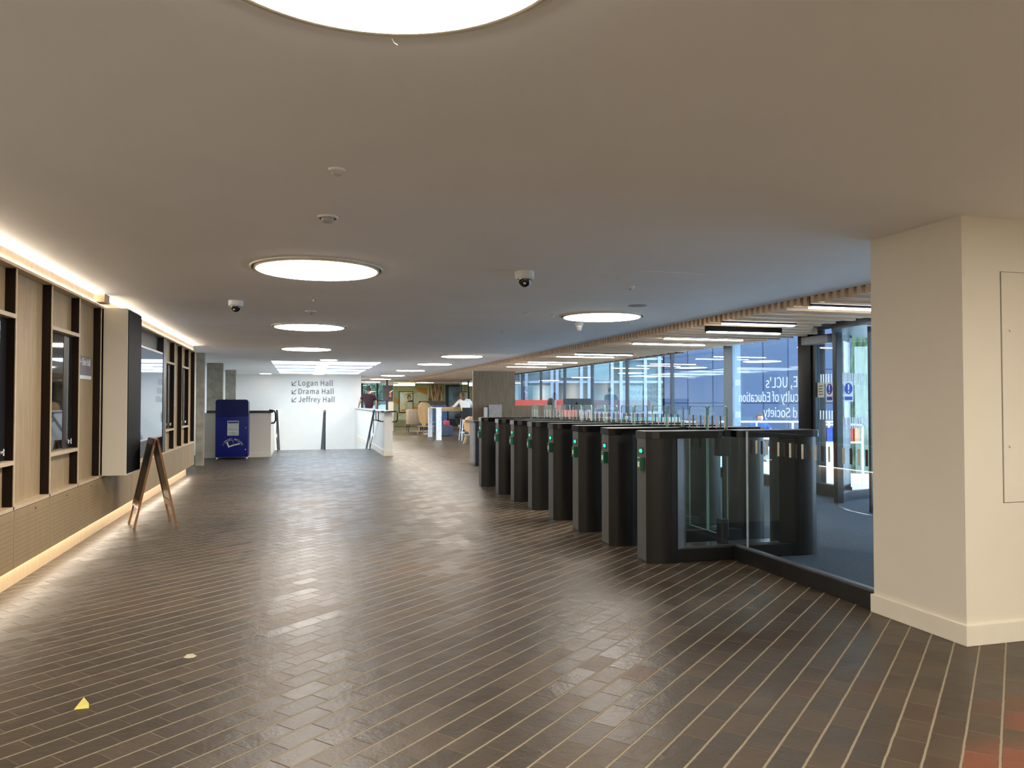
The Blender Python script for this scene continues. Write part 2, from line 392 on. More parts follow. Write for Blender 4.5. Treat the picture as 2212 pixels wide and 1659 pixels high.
def place_text(mb, origin, udir, vdir, width=None, height=None):
    # text local x -> udir, local y -> vdir
    xs = [v.x for v in mb.v]; x0, x1 = min(xs), max(xs)
    sx = (width/(x1-x0)) if width else 1; ys = [v.y for v in mb.v]
    sy = (height/(max(ys)-min(ys))) if height else 1
    u = Vector(udir); w = Vector(vdir); n = u.cross(w)
    mb.v = [Vector(origin)+u*((v.x-x0)*sx)+w*(v.y*sy)+n*v.z for v in mb.v]
    return mb
def struct(name, mb, m, smooth=False): return tag(obj(name, mb, m, smooth=smooth), kind='structure')

# ================================================================== THE SETTING
ZC = 2.40
fl = MB()
for x0, x1, y0, y1 in ((-3.2, 3.66, -4, 22.7), (3.66, 7.34, 14.6, 22.7), (-3.2, -.76, 22.7, 30.2), (2.06, 12, 22.7, 44), (3.66, 5.6, -4, 3.47)):
    fl.box(x0, x1, y0, y1, -.12, 0)
struct('floor', fl, FLOOR_M)
# dark entrance matting beyond the gates
struct('floor', MB().box(3.66, 8.2, 4.19, 14.6, -.12, .001), CARPET)
# main plaster ceiling: left of X=4.855, and the whole width beyond Y=36; opening for the rooflight
cl = MB()
SX0, SX1, SY0, SY1 = -.73, 2.03, 20.45, 29.0
for x0, x1, y0, y1 in ((-3.2, 4.855, -4, SY0), (-3.2, SX0, SY0, SY1), (SX1, 4.855, SY0, SY1), (-3.2, 4.855, SY1, 36), (-3.2, 12, 36, 44.4)):
    cl.box(x0, x1, y0, y1, ZC, ZC+.12)
cl.box(4.855, 7.5, -4, 4.25, ZC, ZC+.12)
struct('ceiling', cl, CEIL)
# slatted timber ceiling over the entrance strip
DC = (7.95, 7.85)
sl = MB(); y = 4.28; i = 0
LL = [((1683, 661), (1960, 673), 2.302, 'linear light nearest the pier above revolving door', False), ((1504, 697), (1705, 705), 2.302, 'second linear light from the pier', False),
      ((1512, 716), (1696, 719), 2.235, 'linear light with black housing hanging below the slats', True), ((1434, 731), (1598, 736), 2.30, 'linear light just beyond the black housing', False),
      ((1367, 742), (1518, 746), 2.30, 'fifth linear light along the slatted ceiling', False), ((1242, 765), (1367, 767), 2.30, 'sixth linear light along the slatted ceiling', False),
      ((1202, 770), (1320, 773), 2.30, 'seventh linear light along the slatted ceiling', False), ((1140, 782), (1244, 784), 2.30, 'eighth linear light along the slatted ceiling', False),
      ((1113, 786), (1210, 788), 2.30, 'ninth linear light along the slatted ceiling', False), ((1095, 792), (1181, 793), 2.30, 'tenth linear light along the slatted ceiling', False)]
LPOS = []
for a_, b_, z_, lb_, dk_ in LL:
    A_ = Pz(*a_, z_); B_ = Pz(*b_, z_); x0_ = max(A_.x, 4.90); LPOS.append((x0_, max(x0_+.9, min(x0_+1.75, B_.x)), A_.y, z_, lb_, dk_))
while y < 35.9:
    xe = 7.05; dy = y+.035-DC[1]
    if abs(dy) < 1.72: xe = min(xe, DC[0]-math.sqrt(1.72**2-dy*dy))
    segs = [(4.855, xe)]
    for x0_, x1_, yl_, z_, _, dk_ in LPOS:
        if not dk_ and yl_-.115 < y < yl_+.06:
            segs = [q for sg_ in segs for q in ((sg_[0], min(sg_[1], x0_-.012)), (max(sg_[0], x1_+.012), sg_[1])) if q[1]-q[0] > .01]
    for q in segs: sl.box(q[0], q[1], y, y+.055, 2.305+(.02 if i % 3 else 0), 2.40)
    y += .11; i += 1
tag(obj('ceiling', sl, SLAT), kind='structure')
tag(obj('ceiling', MB().box(4.855, 7.3, 4.25, 36, 2.402, 2.44), mat('dark soffit board', (.05, .035, .025), .8)), kind='structure')
# lid over the revolving door bay
struct('ceiling', MB().box(6.1, 9.8, 5.6, 9.8, 2.62, 2.7), CEIL)
# left wall behind the joinery, and its end return
struct('wall_left', MB().box(-2.5, -2.1, -4, 15.5, 0, ZC), WHITE)
struct('wall_left', MB().box(-2.9, -2.6, 15.5, 30.2, 0, ZC), WHITE)
struct('wall_back', MB().box(-3.2, 7.5, -4.2, -4, 0, ZC), CREAM)
struct('wall_right', MB().box(5.5, 5.7, -4, 3.47, 0, ZC), CREAM)
# pale corner pier on the right with its skirting and access panel
pier = struct('wall_pier', MB().box(3.57, 8.6, 3.475, 4.19, 0, ZC), CREAM)
obj('baseboard_right', MB().box(3.553, 8.6, 3.458, 4.205, 0, .115, .004), SKIRT, pier)
hx0, hz0, hz1 = Py(2170, 1085, 3.47).x, Py(2175, 1085, 3.47).z, Py(2170, 588, 3.47).z
ap = obj('access_panel', MB().box(hx0, hx0+.62, 3.468, 3.476, hz0, hz1), CREAM, pier)
obj('panel_gap', MB().box(hx0-.004, hx0+.624, 3.4745, 3.4755, hz0-.004, hz1+.004), TEXTM, pier)
kb = MB()
for py in (713, 963):
    p = Py(2181, py, 3.468); kb.tube([(p.x, 3.468, p.z), (p.x, 3.458, p.z)], .008, 12)
obj('panel_fixing', kb, SKIRT, pier)
# stair hall wall with lettering, going down into the stairwell
TW = 30.2
struct('wall_stair', MB().box(-2.3, 2.24, TW, TW+.2, -2.4, ZC), WHITE)
struct('wall_stair', MB().box(-2.9, -2.3, TW-.6, TW+.2, 0, ZC), WHITE)
# walls of the far lounge
FY = 43.5
mur = struct('wall_far', MB().box(4.9, 9.9, FY, FY+.2, 0, ZC), mat('sage green mural paint', (.32, .34, .22), .8, noise=.05, nscale=1))
def flat_poly(pts, y): # polygon facing -Y, 8 mm thick
    mb = MB(); n = len(pts)
    mb.add([(x, y, z) for x, z in pts]+[(x, y+.006, z) for x, z in pts], [list(range(n)), list(range(n, 2*n))[::-1]]+[(i, (i+1) % n, n+(i+1) % n, n+i) for i in range(n)])
    return mb
def far(px, py, y=FY-.008):
    p = Py(px, py, y); return (p.x, p.z)
MO = mat('ochre mural band', (.42, .20, .045), .8); MG = mat('pale green mural shape', (.40, .44, .33), .8); MD = mat('olive mural shape', (.19, .21, .11), .8)
obj('painted_band', flat_poly([far(849, 857), far(875, 872), far(902, 880), far(902, 894), far(870, 878), far(849, 868)], FY-.008), MO, mur)
obj('painted_band', flat_poly([far(893, 837), far(923, 838), far(923, 853), far(905, 846)], FY-.008), MO, mur)
obj('painted_shape', flat_poly([far(870, 870), far(897, 850), far(925, 838), far(925, 868), far(900, 870)], FY-.007), MG, mur)
obj('painted_shape', flat_poly([far(852, 905), far(875, 893), far(900, 885), far(900, 895), far(875, 906)], FY-.007), MG, mur)
obj('green_skirting', MB().box(4.95, 9.9, FY-.03, FY, 0, .35), MD, mur)
struct('wall_far', MB().box(9.75, 9.95, 35.9, FY, 0, ZC), CREAM)
struct('wall_far', MB().box(2.0, 2.24, TW+.2, FY, 0, ZC), WHITE)
# low walls round the stair opening
pl = MB().box(-2.28, -.71, 19.95, 20.15, 0, 1.09).box(-.91, -.71, 20.15, TW, -2.4, 1.09)
wl = struct('wall_parapet_left', pl, CREAM)
obj('black_capping', MB().box(-2.2, -.66, 19.9, 20.2, 1.09, 1.145, .012), BLACK, wl)
obj('baseboard_left', MB().box(-2.28, -.7, 19.935, 19.95, 0, .13), SKIRT, wl)
pr = MB().box(2.03, 2.235, 19.5, TW, -2.4, 1.09)
wr_ = struct('wall_parapet_right', pr, mat('white parapet paint', (.74, .72, .67), .7, noise=.01))
obj('capping_rail', MB().box(1.99, 2.27, 19.3, TW-.05, 1.10, 1.135, .01), mat('pale grey capping', (.45, .47, .52), .35, .3), wr_)
obj('baseboard_right', MB().box(2.015, 2.25, 19.485, TW, 0, .145), SKIRT, wr_)
# stair flight
st = MB()
for k in range(9): st.box(-.71, 2.03, 22.7+.3*k, 22.7+.3*(k+1)+.02, -.17*(k+2), -.17*(k+1))
st.box(-.71, 2.03, 25.4, TW, -1.9, -1.7)
struct('floor_stairs', st, mat('pale stair stone', (.45, .44, .42), .6))
# concrete piers
for nm, a, b_, dep, lab in (('p', (424, 762), (441, 762), .16, 'narrow brown concrete pier at the end of the joinery wall'),
                    ('p', (447, 784), (481, 784), .2, 'wide pale concrete pier behind the blue returns box'),
                    ('p', (487, 799), (509, 799), .2, 'farthest grey concrete pier left of the lettered wall')):
    A = Pz(*a, ZC); B = Pz(*b_, ZC)
    tag(obj('concrete_pier', MB().box(A.x, B.x, A.y, A.y+dep, 0, ZC-.001, .01), CONC), lab, 'pillar')
# ------------------------------------------------------------------ rooflight over the stair
rl = thing('rooflight', 'large rooflight of four bright panels over the stairwell', 'skylight', (.65, 24.7, ZC))
RP = emit('rooflight glazing', SKY_C, SKY_E)
obj('upstand', MB().box(SX0-.05, SX1+.05, SY0-.05, SY1+.05, ZC+.26, ZC+.4), WHITE, rl)
ys = [(20.46, 22.2), (22.75, 24.35), (24.95, 26.75), (27.35, 28.95)]
for a, b_ in ys: obj('light_panel', MB().box(SX0, SX1, a, b_, ZC-.003, ZC+.02), RP, rl)
for a, b_ in ((22.2, 22.75), (24.35, 24.95), (26.75, 27.35)): obj('beam', MB().box(SX0, SX1, a, b_, ZC-.006, ZC+.25), mat('blue white beam', (.16, .34, .62), .6), rl)

# ------------------------------------------------------------------ glazed front (X = 7.35)
GX = 7.35
MULL = [12.28, 14.36, 16.62, 18.86, 21.03, 23.31, 25.5, 27.7, 29.9, 32.1, 34.3, 35.95]
for n in range(len(MULL)-1):
    y0, y1 = MULL[n], MULL[n+1]
    w = thing('window_%d' % (n+3), None, None, (GX, (y0+y1)/2, 0), kind='structure')
    obj('pane', MB().box(GX, GX+.012, y0+.03, y1, .16, 2.5), WGLASS, w)
    f = MB().box(GX-.03, GX+.05, y1-.022, y1+.022, .1, 2.6).box(GX-.05, GX+.06, y0, y1, .0, .17).box(GX-.05, GX+.06, y0, y1, 2.48, 2.56)
    obj('window_frame', f, FRAMEM, w)
w = thing('window_2', None, None, (GX, 11.1, 0), kind='structure')
obj('pane', MB().box(GX, GX+.012, 10.15, 12.0, .16, 2.5), WGLASS, w)
obj('window_frame', MB().box(GX-.05, GX+.06, 10.15, 12.28, 0, .17).box(GX-.05, GX+.06, 10.1, 12.3, 2.48, 2.56), mat('brown window sill', (.05, .03, .02), .5), w)
tag(obj('steel_column', MB().box(GX-.05, GX+.12, 11.99, 12.28, 0, 2.6, .01), mat('pale blue steel', (.26, .36, .46), .4, noise=.01)), 'flat blue-grey steel column in the glazed front beside the lettered pane', 'column')
tag(obj('steel_column', MB().box(GX-.08, GX+.2, 9.80, 10.12, 0, 2.6, .05), mat('deep black column', (.004, .004, .005), .4, spec=.2), smooth=True), 'thick glossy black column between lettered window and glass door', 'column')
# head board above the glazing seen as a thin dark line
struct('trim_1', MB().box(7.0, 7.06, 13.3, 36, 2.285, 2.33), BLACK)
struct('trim_2', MB().box(GX-.05, GX+.3, 9.3, 36, 2.5, 2.75), FRAMEM)
# side glass door beside the column
dr = thing('door_1', None, None, (GX, 9.45, 0), kind='structure')
obj('door_frame', MB().box(GX-.04, GX+.04, 9.74, 9.80, 0, 2.25).box(GX-.04, GX+.04, 9.10, 9.15, 0, 2.25).box(GX-.08, GX+.08, 9.1, 9.8, 2.25, 2.33).box(GX-.06, GX+.06, 9.1, 9.8, 0, .17), FRAMEM, dr)
obj('pane', MB().box(GX, GX+.012, 9.15, 9.74, .17, 2.25), WGLASS, dr)
obj('door_closer', MB().box(GX-.2, GX-.06, 9.25, 9.85, 2.19, 2.31, .008), mat('closer grey', (.22, .23, .25), .4), dr)
bars = MB(); rr = random.Random(3)
for z0, z1 in ((1.62, 1.76), (1.10, 1.23)):
    yy = 9.18
    while yy < 9.70: obj('vinyl_bar', MB().box(GX-.003, GX-.002, yy, yy+.012+.02*rr.random(), z0, z1), VINYL, dr); yy += .05+.02*rr.random()
nb = obj('notice', MB().box(GX-.006, GX-.002, 9.60, 9.735, 1.42, 1.64), mat('cream paper', (.68, .66, .56), .7), dr)
nm_ = MB()
for k in range(4): nm_.box(GX-.008, GX-.006, 9.62, 9.71, 1.58-.04*k, 1.592-.04*k)
obj('printed_lines', nm_, TEXTM, nb)
def mandatory_sign(parent, c, udir):
    # white card with blue disc and exclamation mark; udir = horizontal direction in the card's plane
    u = Vector(udir).normalized(); n = Vector((0, 0, 1)).cross(u)*-1
    mt = Matrix(((u.x, 0, n.x, c[0]), (u.y, 0, n.y, c[1]), (u.z, 1, n.z, c[2]), (0, 0, 0, 1)))
    s = obj('safety_sign', MB().box(-.075, .075, -.14, .14, 0, .003).xf(mt), BARW, parent)
    disc = MB(); disc.prism([(.062*math.cos(t*PI/16), .04+.078*math.sin(t*PI/16)) for t in range(32)], .003, .005, mt)
    disc.add([mt @ Vector(p) for p in ((-.06, -.12, .0045), (.06, -.12, .0045), (.06, -.07, .0045), (-.06, -.07, .0045))], [(0, 1, 2, 3)])
    obj('blue_disc', disc, mat('safety blue', (.02, .05, .45), .5), s)
    ex = MB(); ex.prism([(-.012, .10), (.012, .10), (.008, .02), (-.008, .02)], .005, .007, mt)
    ex.prism([(.012*math.cos(t*PI/6), -.008+.012*math.sin(t*PI/6)) for t in range(12)], .005, .007, mt)
    obj('exclamation_mark', ex, BARW, s)
mandatory_sign(dr, (GX-.004, 9.47, 1.50), (0, -1, 0))
# lettering on the pane beside the column: it is read from outside, so it is mirrored from here
win2 = w
for s, ytop, ybot, pxl in (("IOE, UCL's", 818, 838, 1655), ("Faculty of Education", 850, 868, 1597), ("and Society", 882, 900, 1650)):
    P = Px(pxl, ybot, GX); Q = Px(pxl, ytop, GX)
    y0 = 9.98
    mb = text_mesh(s, .2, .0015); hcap = (Q.z-P.z)
    place_text(mb, (GX-.004, y0, P.z), (0, 1, 0), (0, 0, 1), width=P.y-y0)
    sc = 1.12*hcap/.145
    for v in mb.v: v.z = P.z+(v.z-P.z)*sc
    mb.v = [Vector((GX-.004+(v.x-GX+.004), v.y, v.z)) for v in mb.v]
    obj('vinyl_lettering', mb, VINYL, win2)
bars = MB()
for py0, py1 in ((820, 833), (889, 902)):
    for px in (1584, 1590, 1594, 1598):
        a = Px(px, py1, GX); b_ = Px(px, py0, GX); obj('vinyl_bar', MB().box(GX-.004, GX-.003, a.y-.02, a.y+.015, a.z, b_.z), VINYL, win2)

# ------------------------------------------------------------------ revolving door
rd = thing('revolving_door', 'tall glass revolving door with black posts beside the pale pier', 'revolving door', (DC[0], DC[1], 0))
R = 1.38
def arc(r0, r1, a0, a1, z0, z1, n=24):
    pts = [(DC[0]+r1*math.cos(a0+(a1-a0)*k/n), DC[1]+r1*math.sin(a0+(a1-a0)*k/n)) for k in range(n+1)]
    pts += [(DC[0]+r0*math.cos(a1-(a1-a0)*k/n), DC[1]+r0*math.sin(a1-(a1-a0)*k/n)) for k in range(n+1)]
    mb = MB(); m_ = len(pts)
    vs = [(x, y, z0) for x, y in pts]+[(x, y, z1) for x, y in pts]; fs = [(i, (i+1) % m_, m_+(i+1) % m_, m_+i) for i in range(m_)]
    for k in range(n):
        a, b_, c, d = k, k+1, m_-2-k, m_-1-k
        fs += [(a, b_, c, d), (m_+a, m_+b_, m_+c, m_+d)]
    return mb.add(vs, fs)
D = math.radians
for a0, a1 in ((D(48), D(135.5)), (D(228), D(320))):
    cp = obj('curved_pane', arc(R-.012, R, a0, a1, .12, 2.28), WGLASS, rd, smooth=True)
    obj('base_ring', arc(R-.05, R+.03, a0, a1, 0, .12), mat('brushed dark ring', (.10, .11, .13), .3, .7), rd, smooth=True)
obj('canopy', arc(.02, R+.06, 0, 2*PI, 2.28, 2.52, 48), mat('grey canopy metal', (.16, .18, .21), .3, .6), rd, smooth=True)
obj('floor_ring', arc(R-.02, R+.03, D(135.5), D(228), .001, .004), SILVER, rd)
for a in (135.5, 228, 48, 320):
    x, y = DC[0]+R*math.cos(D(a)), DC[1]+R*math.sin(D(a))
    obj('post', MB().box(x-.05, x+.05, y-.04, y+.04, 0, 2.5, .008), BLACK, rd)
for a in (62, 182, 302):
    ca, sa = math.cos(D(a)), math.sin(D(a)); mt = Matrix(((ca, -sa, 0, DC[0]), (sa, ca, 0, DC[1]), (0, 0, 1, 0), (0, 0, 0, 1)))
    wg = obj('door_wing', MB().box(.05, .10, -.02, .02, .02, 2.26).box(R-.10, R-.04, -.02, .02, .02, 2.26).box(.05, R-.04, -.02, .02, .02, .12).box(.05, R-.04, -.02, .02, 2.2, 2.27).xf(mt), FRAMEM, rd)
    obj('pane', MB().box(.1, R-.1, -.005, .005, .12, 2.2).xf(mt), WGLASS, wg)
obj('centre_post', MB().cyl(DC[0], DC[1], 0, 2.28, .05), BLACK, rd, smooth=True)
bars = MB(); rr = random.Random(5)
for z0, z1 in ((1.58, 1.76), (.98, 1.14)):
    a = 133.0
    while a > 92:
        wd = .6+rr.random()*.8
        obj('vinyl_bar', arc(R-.014, R-.013, D(a-wd), D(a), z0+.02*rr.random(), z1, 1), VINYL, rd); a -= wd+.6+rr.random()
p = Vector((DC[0]+(R-.03)*math.cos(D(118)), DC[1]+(R-.03)*math.sin(D(118)), 1.50))
mandatory_sign(rd, p, (math.cos(D(-4)), math.sin(D(-4)), 0))

# ================================================================== LEFT JOINERY WALL
FX, BX = -1.92, -1.99
def bay(y0, y1, label, hatch=False, niche=False, kind='plain'):
    t = thing('wall_cabinet', label, 'cabinet', (FX, (y0+y1)/2, .19))
    t['group'] = 'joinery units along the left wall'
    if not niche:
        obj('back_panel', MB().box(BX-.11, BX, y0, y1, .60, 2.29), OAK, t)
    # dark fins with pale front edges at the far side of each bay
    obj('side_panel', MB().box(BX, FX-.006, y1-.022, y1, .62, 2.286), DARKW, t)
    obj('side_panel_edge', MB().box(FX-.006, FX, y1-.022, y1, .60, 2.287), OAKE, t)
    obj('top_rail', MB().box(BX-.02, -1.904, y0, y1, 2.286, 2.308), OAKE, t)
    obj('bottom_rail', MB().box(BX-.02, FX, y0, y1, .597, .622), OAKE, t)
    if hatch:
        for z in (.915, 1.935): obj('shelf', MB().box(BX, FX, y0, y1-.022, z, z+.03), OAKE, t)
        obj('hatch_frame', MB().box(BX, BX+.012, y0, y0+.02, .945, 1.935), BLACK, t); obj('hatch_frame', MB().box(BX, BX+.012, y1-.27, y1-.022, .945, 1.935), BLACK, t)
        obj('hatch_glass', MB().box(BX+.004, BX+.010, y0+.02, y1-.27, .945, 1.935), mat('dark mirror glass', (.01, .011, .012), .03, spec=1.0, noise=0), t)
        lk = MB().sph((BX+.03, y1-.14, 1.01), .018, .028, .012).cyl(BX+.03, y1-.10, .985, 1.03, .008).cyl(BX+.03, y1-.18, .99, 1.025, .008)
        obj('lock', lk, CHROME, t, smooth=True)
        obj('hinge_bar', MB().box(BX+.012, BX+.018, y1-.165, y1-.155, 1.0, 1.9), SILVER, t)
    # perforated lower door
    d = obj('lower_door', MB().box(BX-.11, FX, y0+.003, y1-.003, .19, .592, .002), PERF, t)
    obj('door_lock', MB().tube([(FX, (y0+y1)/2+.05, .555), (FX+.003, (y0+y1)/2+.05, .555)], .008, 10), BLACK, d)
    return t
def kerning(i): return i
bn = {3.7: 'third oak joinery unit before the first glazed hatch', }
bay(3.70, 4.50, 'oak wall unit just outside the left edge of the photo')
bay(4.50, 5.30, 'plain oak wall unit nearest the camera')
bay(5.30, 6.10, 'oak wall unit with black hatch at the left edge of the photo', hatch=True)
bay(6.10, 6.90, 'plain oak wall unit between the two near hatches')
bay(6.90, 7.70, 'oak wall unit with mirror hatch reflecting a white counter', hatch=True)
u3 = bay(7.70, 8.47, 'narrow plain oak wall unit carrying the hall sign, before the white box')
# TV niche
tn = thing('wall_cabinet', 'wide black niche unit with the large screen behind the A-board', 'cabinet', (FX, 10.3, .19)); tn['group'] = 'joinery units along the left wall'
obj('niche_back', MB().box(BX-.11, BX, 9.17, 12.30, .60, 2.29), BLACK, tn)
obj('side_panel', MB().box(BX, FX, 12.06, 12.30, .62, 2.286), BLACK, tn)
obj('side_panel_edge', MB().box(FX-.006, FX+.002, 12.28, 12.30, .6, 2.28), OAKE, tn)
obj('top_rail', MB().box(BX-.02, -1.904, 9.17, 12.3, 2.286, 2.308), OAKE, tn)
obj('bottom_rail', MB().box(BX-.02, FX, 9.17, 12.3, .597, .622), OAKE, tn)
yy = 9.17
for yn in (9.97, 10.79, 11.55, 12.30):
    d = obj('lower_door', MB().box(BX-.11, FX, yy+.003, yn-.003, .19, .592, .002), PERF, tn); yy = yn
bay(8.475, 9.165, 'lower oak unit directly under the white projecting box')
for y0, hz, lb in ((12.30, True, 'first oak unit with tall hatch beyond the screen'), (13.10, False, 'oak unit with poster between the two far hatches'), (13.90, True, 'second oak unit with tall hatch beyond the screen'), (14.70, False, 'last narrow plain oak unit at the far end of the joinery')):
    bay(y0, y0+.8 if y0 < 14 else y0+.78, lb, hatch=hz)
# plinth and LED strips
tag(obj('plinth', MB().box(-2.085, -2.045, 3.7, 15.40, 0, .185), wood('plinth oak', (.50, .36, .20), (.6, .45, .27))), 'long lit oak plinth under the left wall units', 'plinth')
tag(obj('led_strip', MB().box(-1.985, -1.965, 3.7, 15.3, .172, .186), PLINL), 'warm LED strip tucked under the wall units above the plinth', 'light strip')
fa = thing('light_cornice', 'lit oak cornice board running above the left wall units', 'cornice', (-1.9, 9.5, 2.285))
obj('fascia_board', MB().box(-1.925, -1.915, 3.7, 15.2, 2.309, 2.388), mat('cornice birch', (.74, .60, .43), .5), fa)
obj('return_block', MB().box(-1.914, -1.82, 8.12, 8.32, 2.31, 2.392), OAKE, fa)
obj('cove_led', MB().box(-1.955, -1.940, 3.7, 15.2, 2.385, 2.3935), COVEL, fa)
obj('fascia_led', MB().box(-1.9145, -1.9105, 3.7, 15.2, 2.3082, 2.3094), emit('fascia led', (1, .82, .58), 75), fa)
# white projecting box beside the screen
wb = thing('display_box', 'tall white projecting box with black side beside the wall screen', 'wall box', (-1.80, 8.83, .62))
obj('box_body', MB().box(-1.912, -1.69, 8.50, 9.17, .615, 2.30, .003), CREAM, wb)
obj('side_screen', MB().box(-1.69, -1.683, 8.52, 9.16, .63, 2.285), mat('black side panel', (.004, .004, .0045), .6, spec=.12), wb)
# screen
tv = thing('wall_screen', 'large glossy screen with silver frame in the black niche', 'screen', (BX, 10.8, .85))
sy0, sy1 = 9.75, 11.87
obj('screen_frame', MB().box(BX, -1.90, sy0, sy1, .86, 2.06, .006), SILVER, tv)
obj('screen_glass', MB().box(-1.90, -1.897, sy0+.03, sy1-.03, .89, 2.03), mat('glossy blue screen', (.02, .025, .03), .03, spec=1.0, noise=0, emis=(.45, .66, .9), estr=.10), tv)
# signs on the joinery
sg = thing('hall_sign', 'grey sign reading Elvin Hall on the narrow oak unit', 'sign', (BX, 7.9, 1.5))
a = Px(170, 768, BX+.012); b_ = Px(199, 730, BX+.012)
gy0, gy1, gz0, gz1 = a.y, b_.y, 1.57, 1.79
obj('sign_plate', MB().box(BX, BX+.008, gy0, gy1, gz0, gz1), mat('mauve grey card', (.22, .20, .22), .6), sg)
tx = text_mesh('\u2190 Elvin Hall', .09, .001); place_text(tx, (BX+.0095, gy0+.045, gz1-.09), (0, 1, 0), (0, 0, 1), width=(gy1-gy0)*.80)
obj('white_band', MB().box(BX+.008, BX+.009, gy0, gy1, gz0, gz0+.035), BARW, sg)
obj('sign_text', tx, BARW, sg)
pst = thing('poster', 'pale grey poster on the oak unit between the far hatches', 'poster', (BX, 13.4, 1.2))
obj('sheet', MB().box(BX, BX+.006, 13.2, 13.62, 1.28, 1.95), mat('pale blue grey print', (.35, .37, .42), .5, noise=.1, nscale=20), pst)

# ------------------------------------------------------------------ A-board
def aboard():
    t = thing('sandwich_board', 'dark wooden A-frame chalkboard standing by the left wall', 'sandwich board', (-1.57, 9.26, 0))
    Bf = [Vector((-1.85, 9.46, 0)), Vector((-1.70, 8.99, 0)), Vector((-1.44, 9.52, 0)), Vector((-1.29, 9.06, 0))]
    dirv = (Bf[1]-Bf[0]).normalized()
    topc = (Bf[0]+Bf[1]+Bf[2]+Bf[3])/4
    for q, (a, b_) in enumerate(((Bf[0], Bf[1]), (Bf[2], Bf[3]))):
        side = -1 if q == 0 else 1
        n = Vector((-dirv.y, dirv.x, 0))
        if n.x*side < 0: n = -n
        tl = Vector(((a-topc).dot(dirv), 0, 0)); hw = .235
        T0 = topc-dirv*hw+n*.012+Vector((0, 0, .945)); T1 = topc+dirv*hw+n*.012+Vector((0, 0, .945))
        B0 = (a+b_)/2-dirv*hw; B1 = (a+b_)/2+dirv*hw
        def at(u, v): # u 0..1 along width, v 0..1 up
            return (B0+(B1-B0)*u)*(1-v)+(T0+(T1-T0)*u)*v
        nn = (B1-B0).cross(T0-B0).normalized()
        def bar(u0, v0, u1, v1, th=.011):
            mb = MB(); ps = [at(u0, v0), at(u1, v0), at(u1, v1), at(u0, v1)]
            return mb.add([p-nn*th for p in ps]+[p+nn*th for p in ps], [(0, 1, 2, 3), (4, 5, 6, 7), (0, 1, 5, 4), (1, 2, 6, 5), (2, 3, 7, 6), (3, 0, 4, 7)])
        lf = obj('frame', bar(0, 0, .09, 1), ABW, t)
        obj('frame', bar(.91, 0, 1, 1), ABW, t); obj('top_rail', bar(.0, .94, 1, 1), ABW, t); obj('cross_rail', bar(.09, .22, .91, .30), ABW, t)
        obj('board_panel', bar(.09, .30, .91, .94, .004), mat('chalkboard', (.02, .018, .017), .5) if q == 0 else mat('pale board back', (.10, .085, .07), .4), t)
    obj('hinge', MB().box(-.235, .235, -.02, .02, .94, .955).xf(Matrix(((dirv.x, -dirv.y, 0, topc.x), (dirv.y, dirv.x, 0, topc.y), (0, 0, 1, 0), (0, 0, 0, 1)))), ABW, t)
aboard()
# ------------------------------------------------------------------ litter
def slip(name, label, c, pts, m, cat):
    mb = MB(); n = len(pts)
    mb.add([(c[0]+x, c[1]+y, z) for x, y, z in pts]+[(c[0]+x, c[1]+y, z+.0012) for x, y, z in pts], [list(range(n)), list(range(n, 2*n))]+[(i, (i+1) % n, n+(i+1) % n, n+i) for i in range(n)])
    tag(obj(name, mb, m), label, cat)
c = Pz(176, 1532, 0)
slip('paper_scrap', 'yellow folded paper scrap on the brick floor', c, [(-.03, 0, .001), (.03, 0, .001), (.022, .03, .012), (-.002, .045, .035)], mat('yellow leaf', (.75, .66, .18), .7), 'paper scrap')
c = Pz(410, 1421, 0)
slip('dry_leaf', 'small curled cream leaf on the brick floor', c, [(-.03, -.004, .004), (-.01, -.010, .001), (.02, -.008, .002), (.034, .002, .007), (.012, .010, .018), (-.016, .008, .016)], mat('dry leaf', (.66, .60, .42), .7), 'leaf')

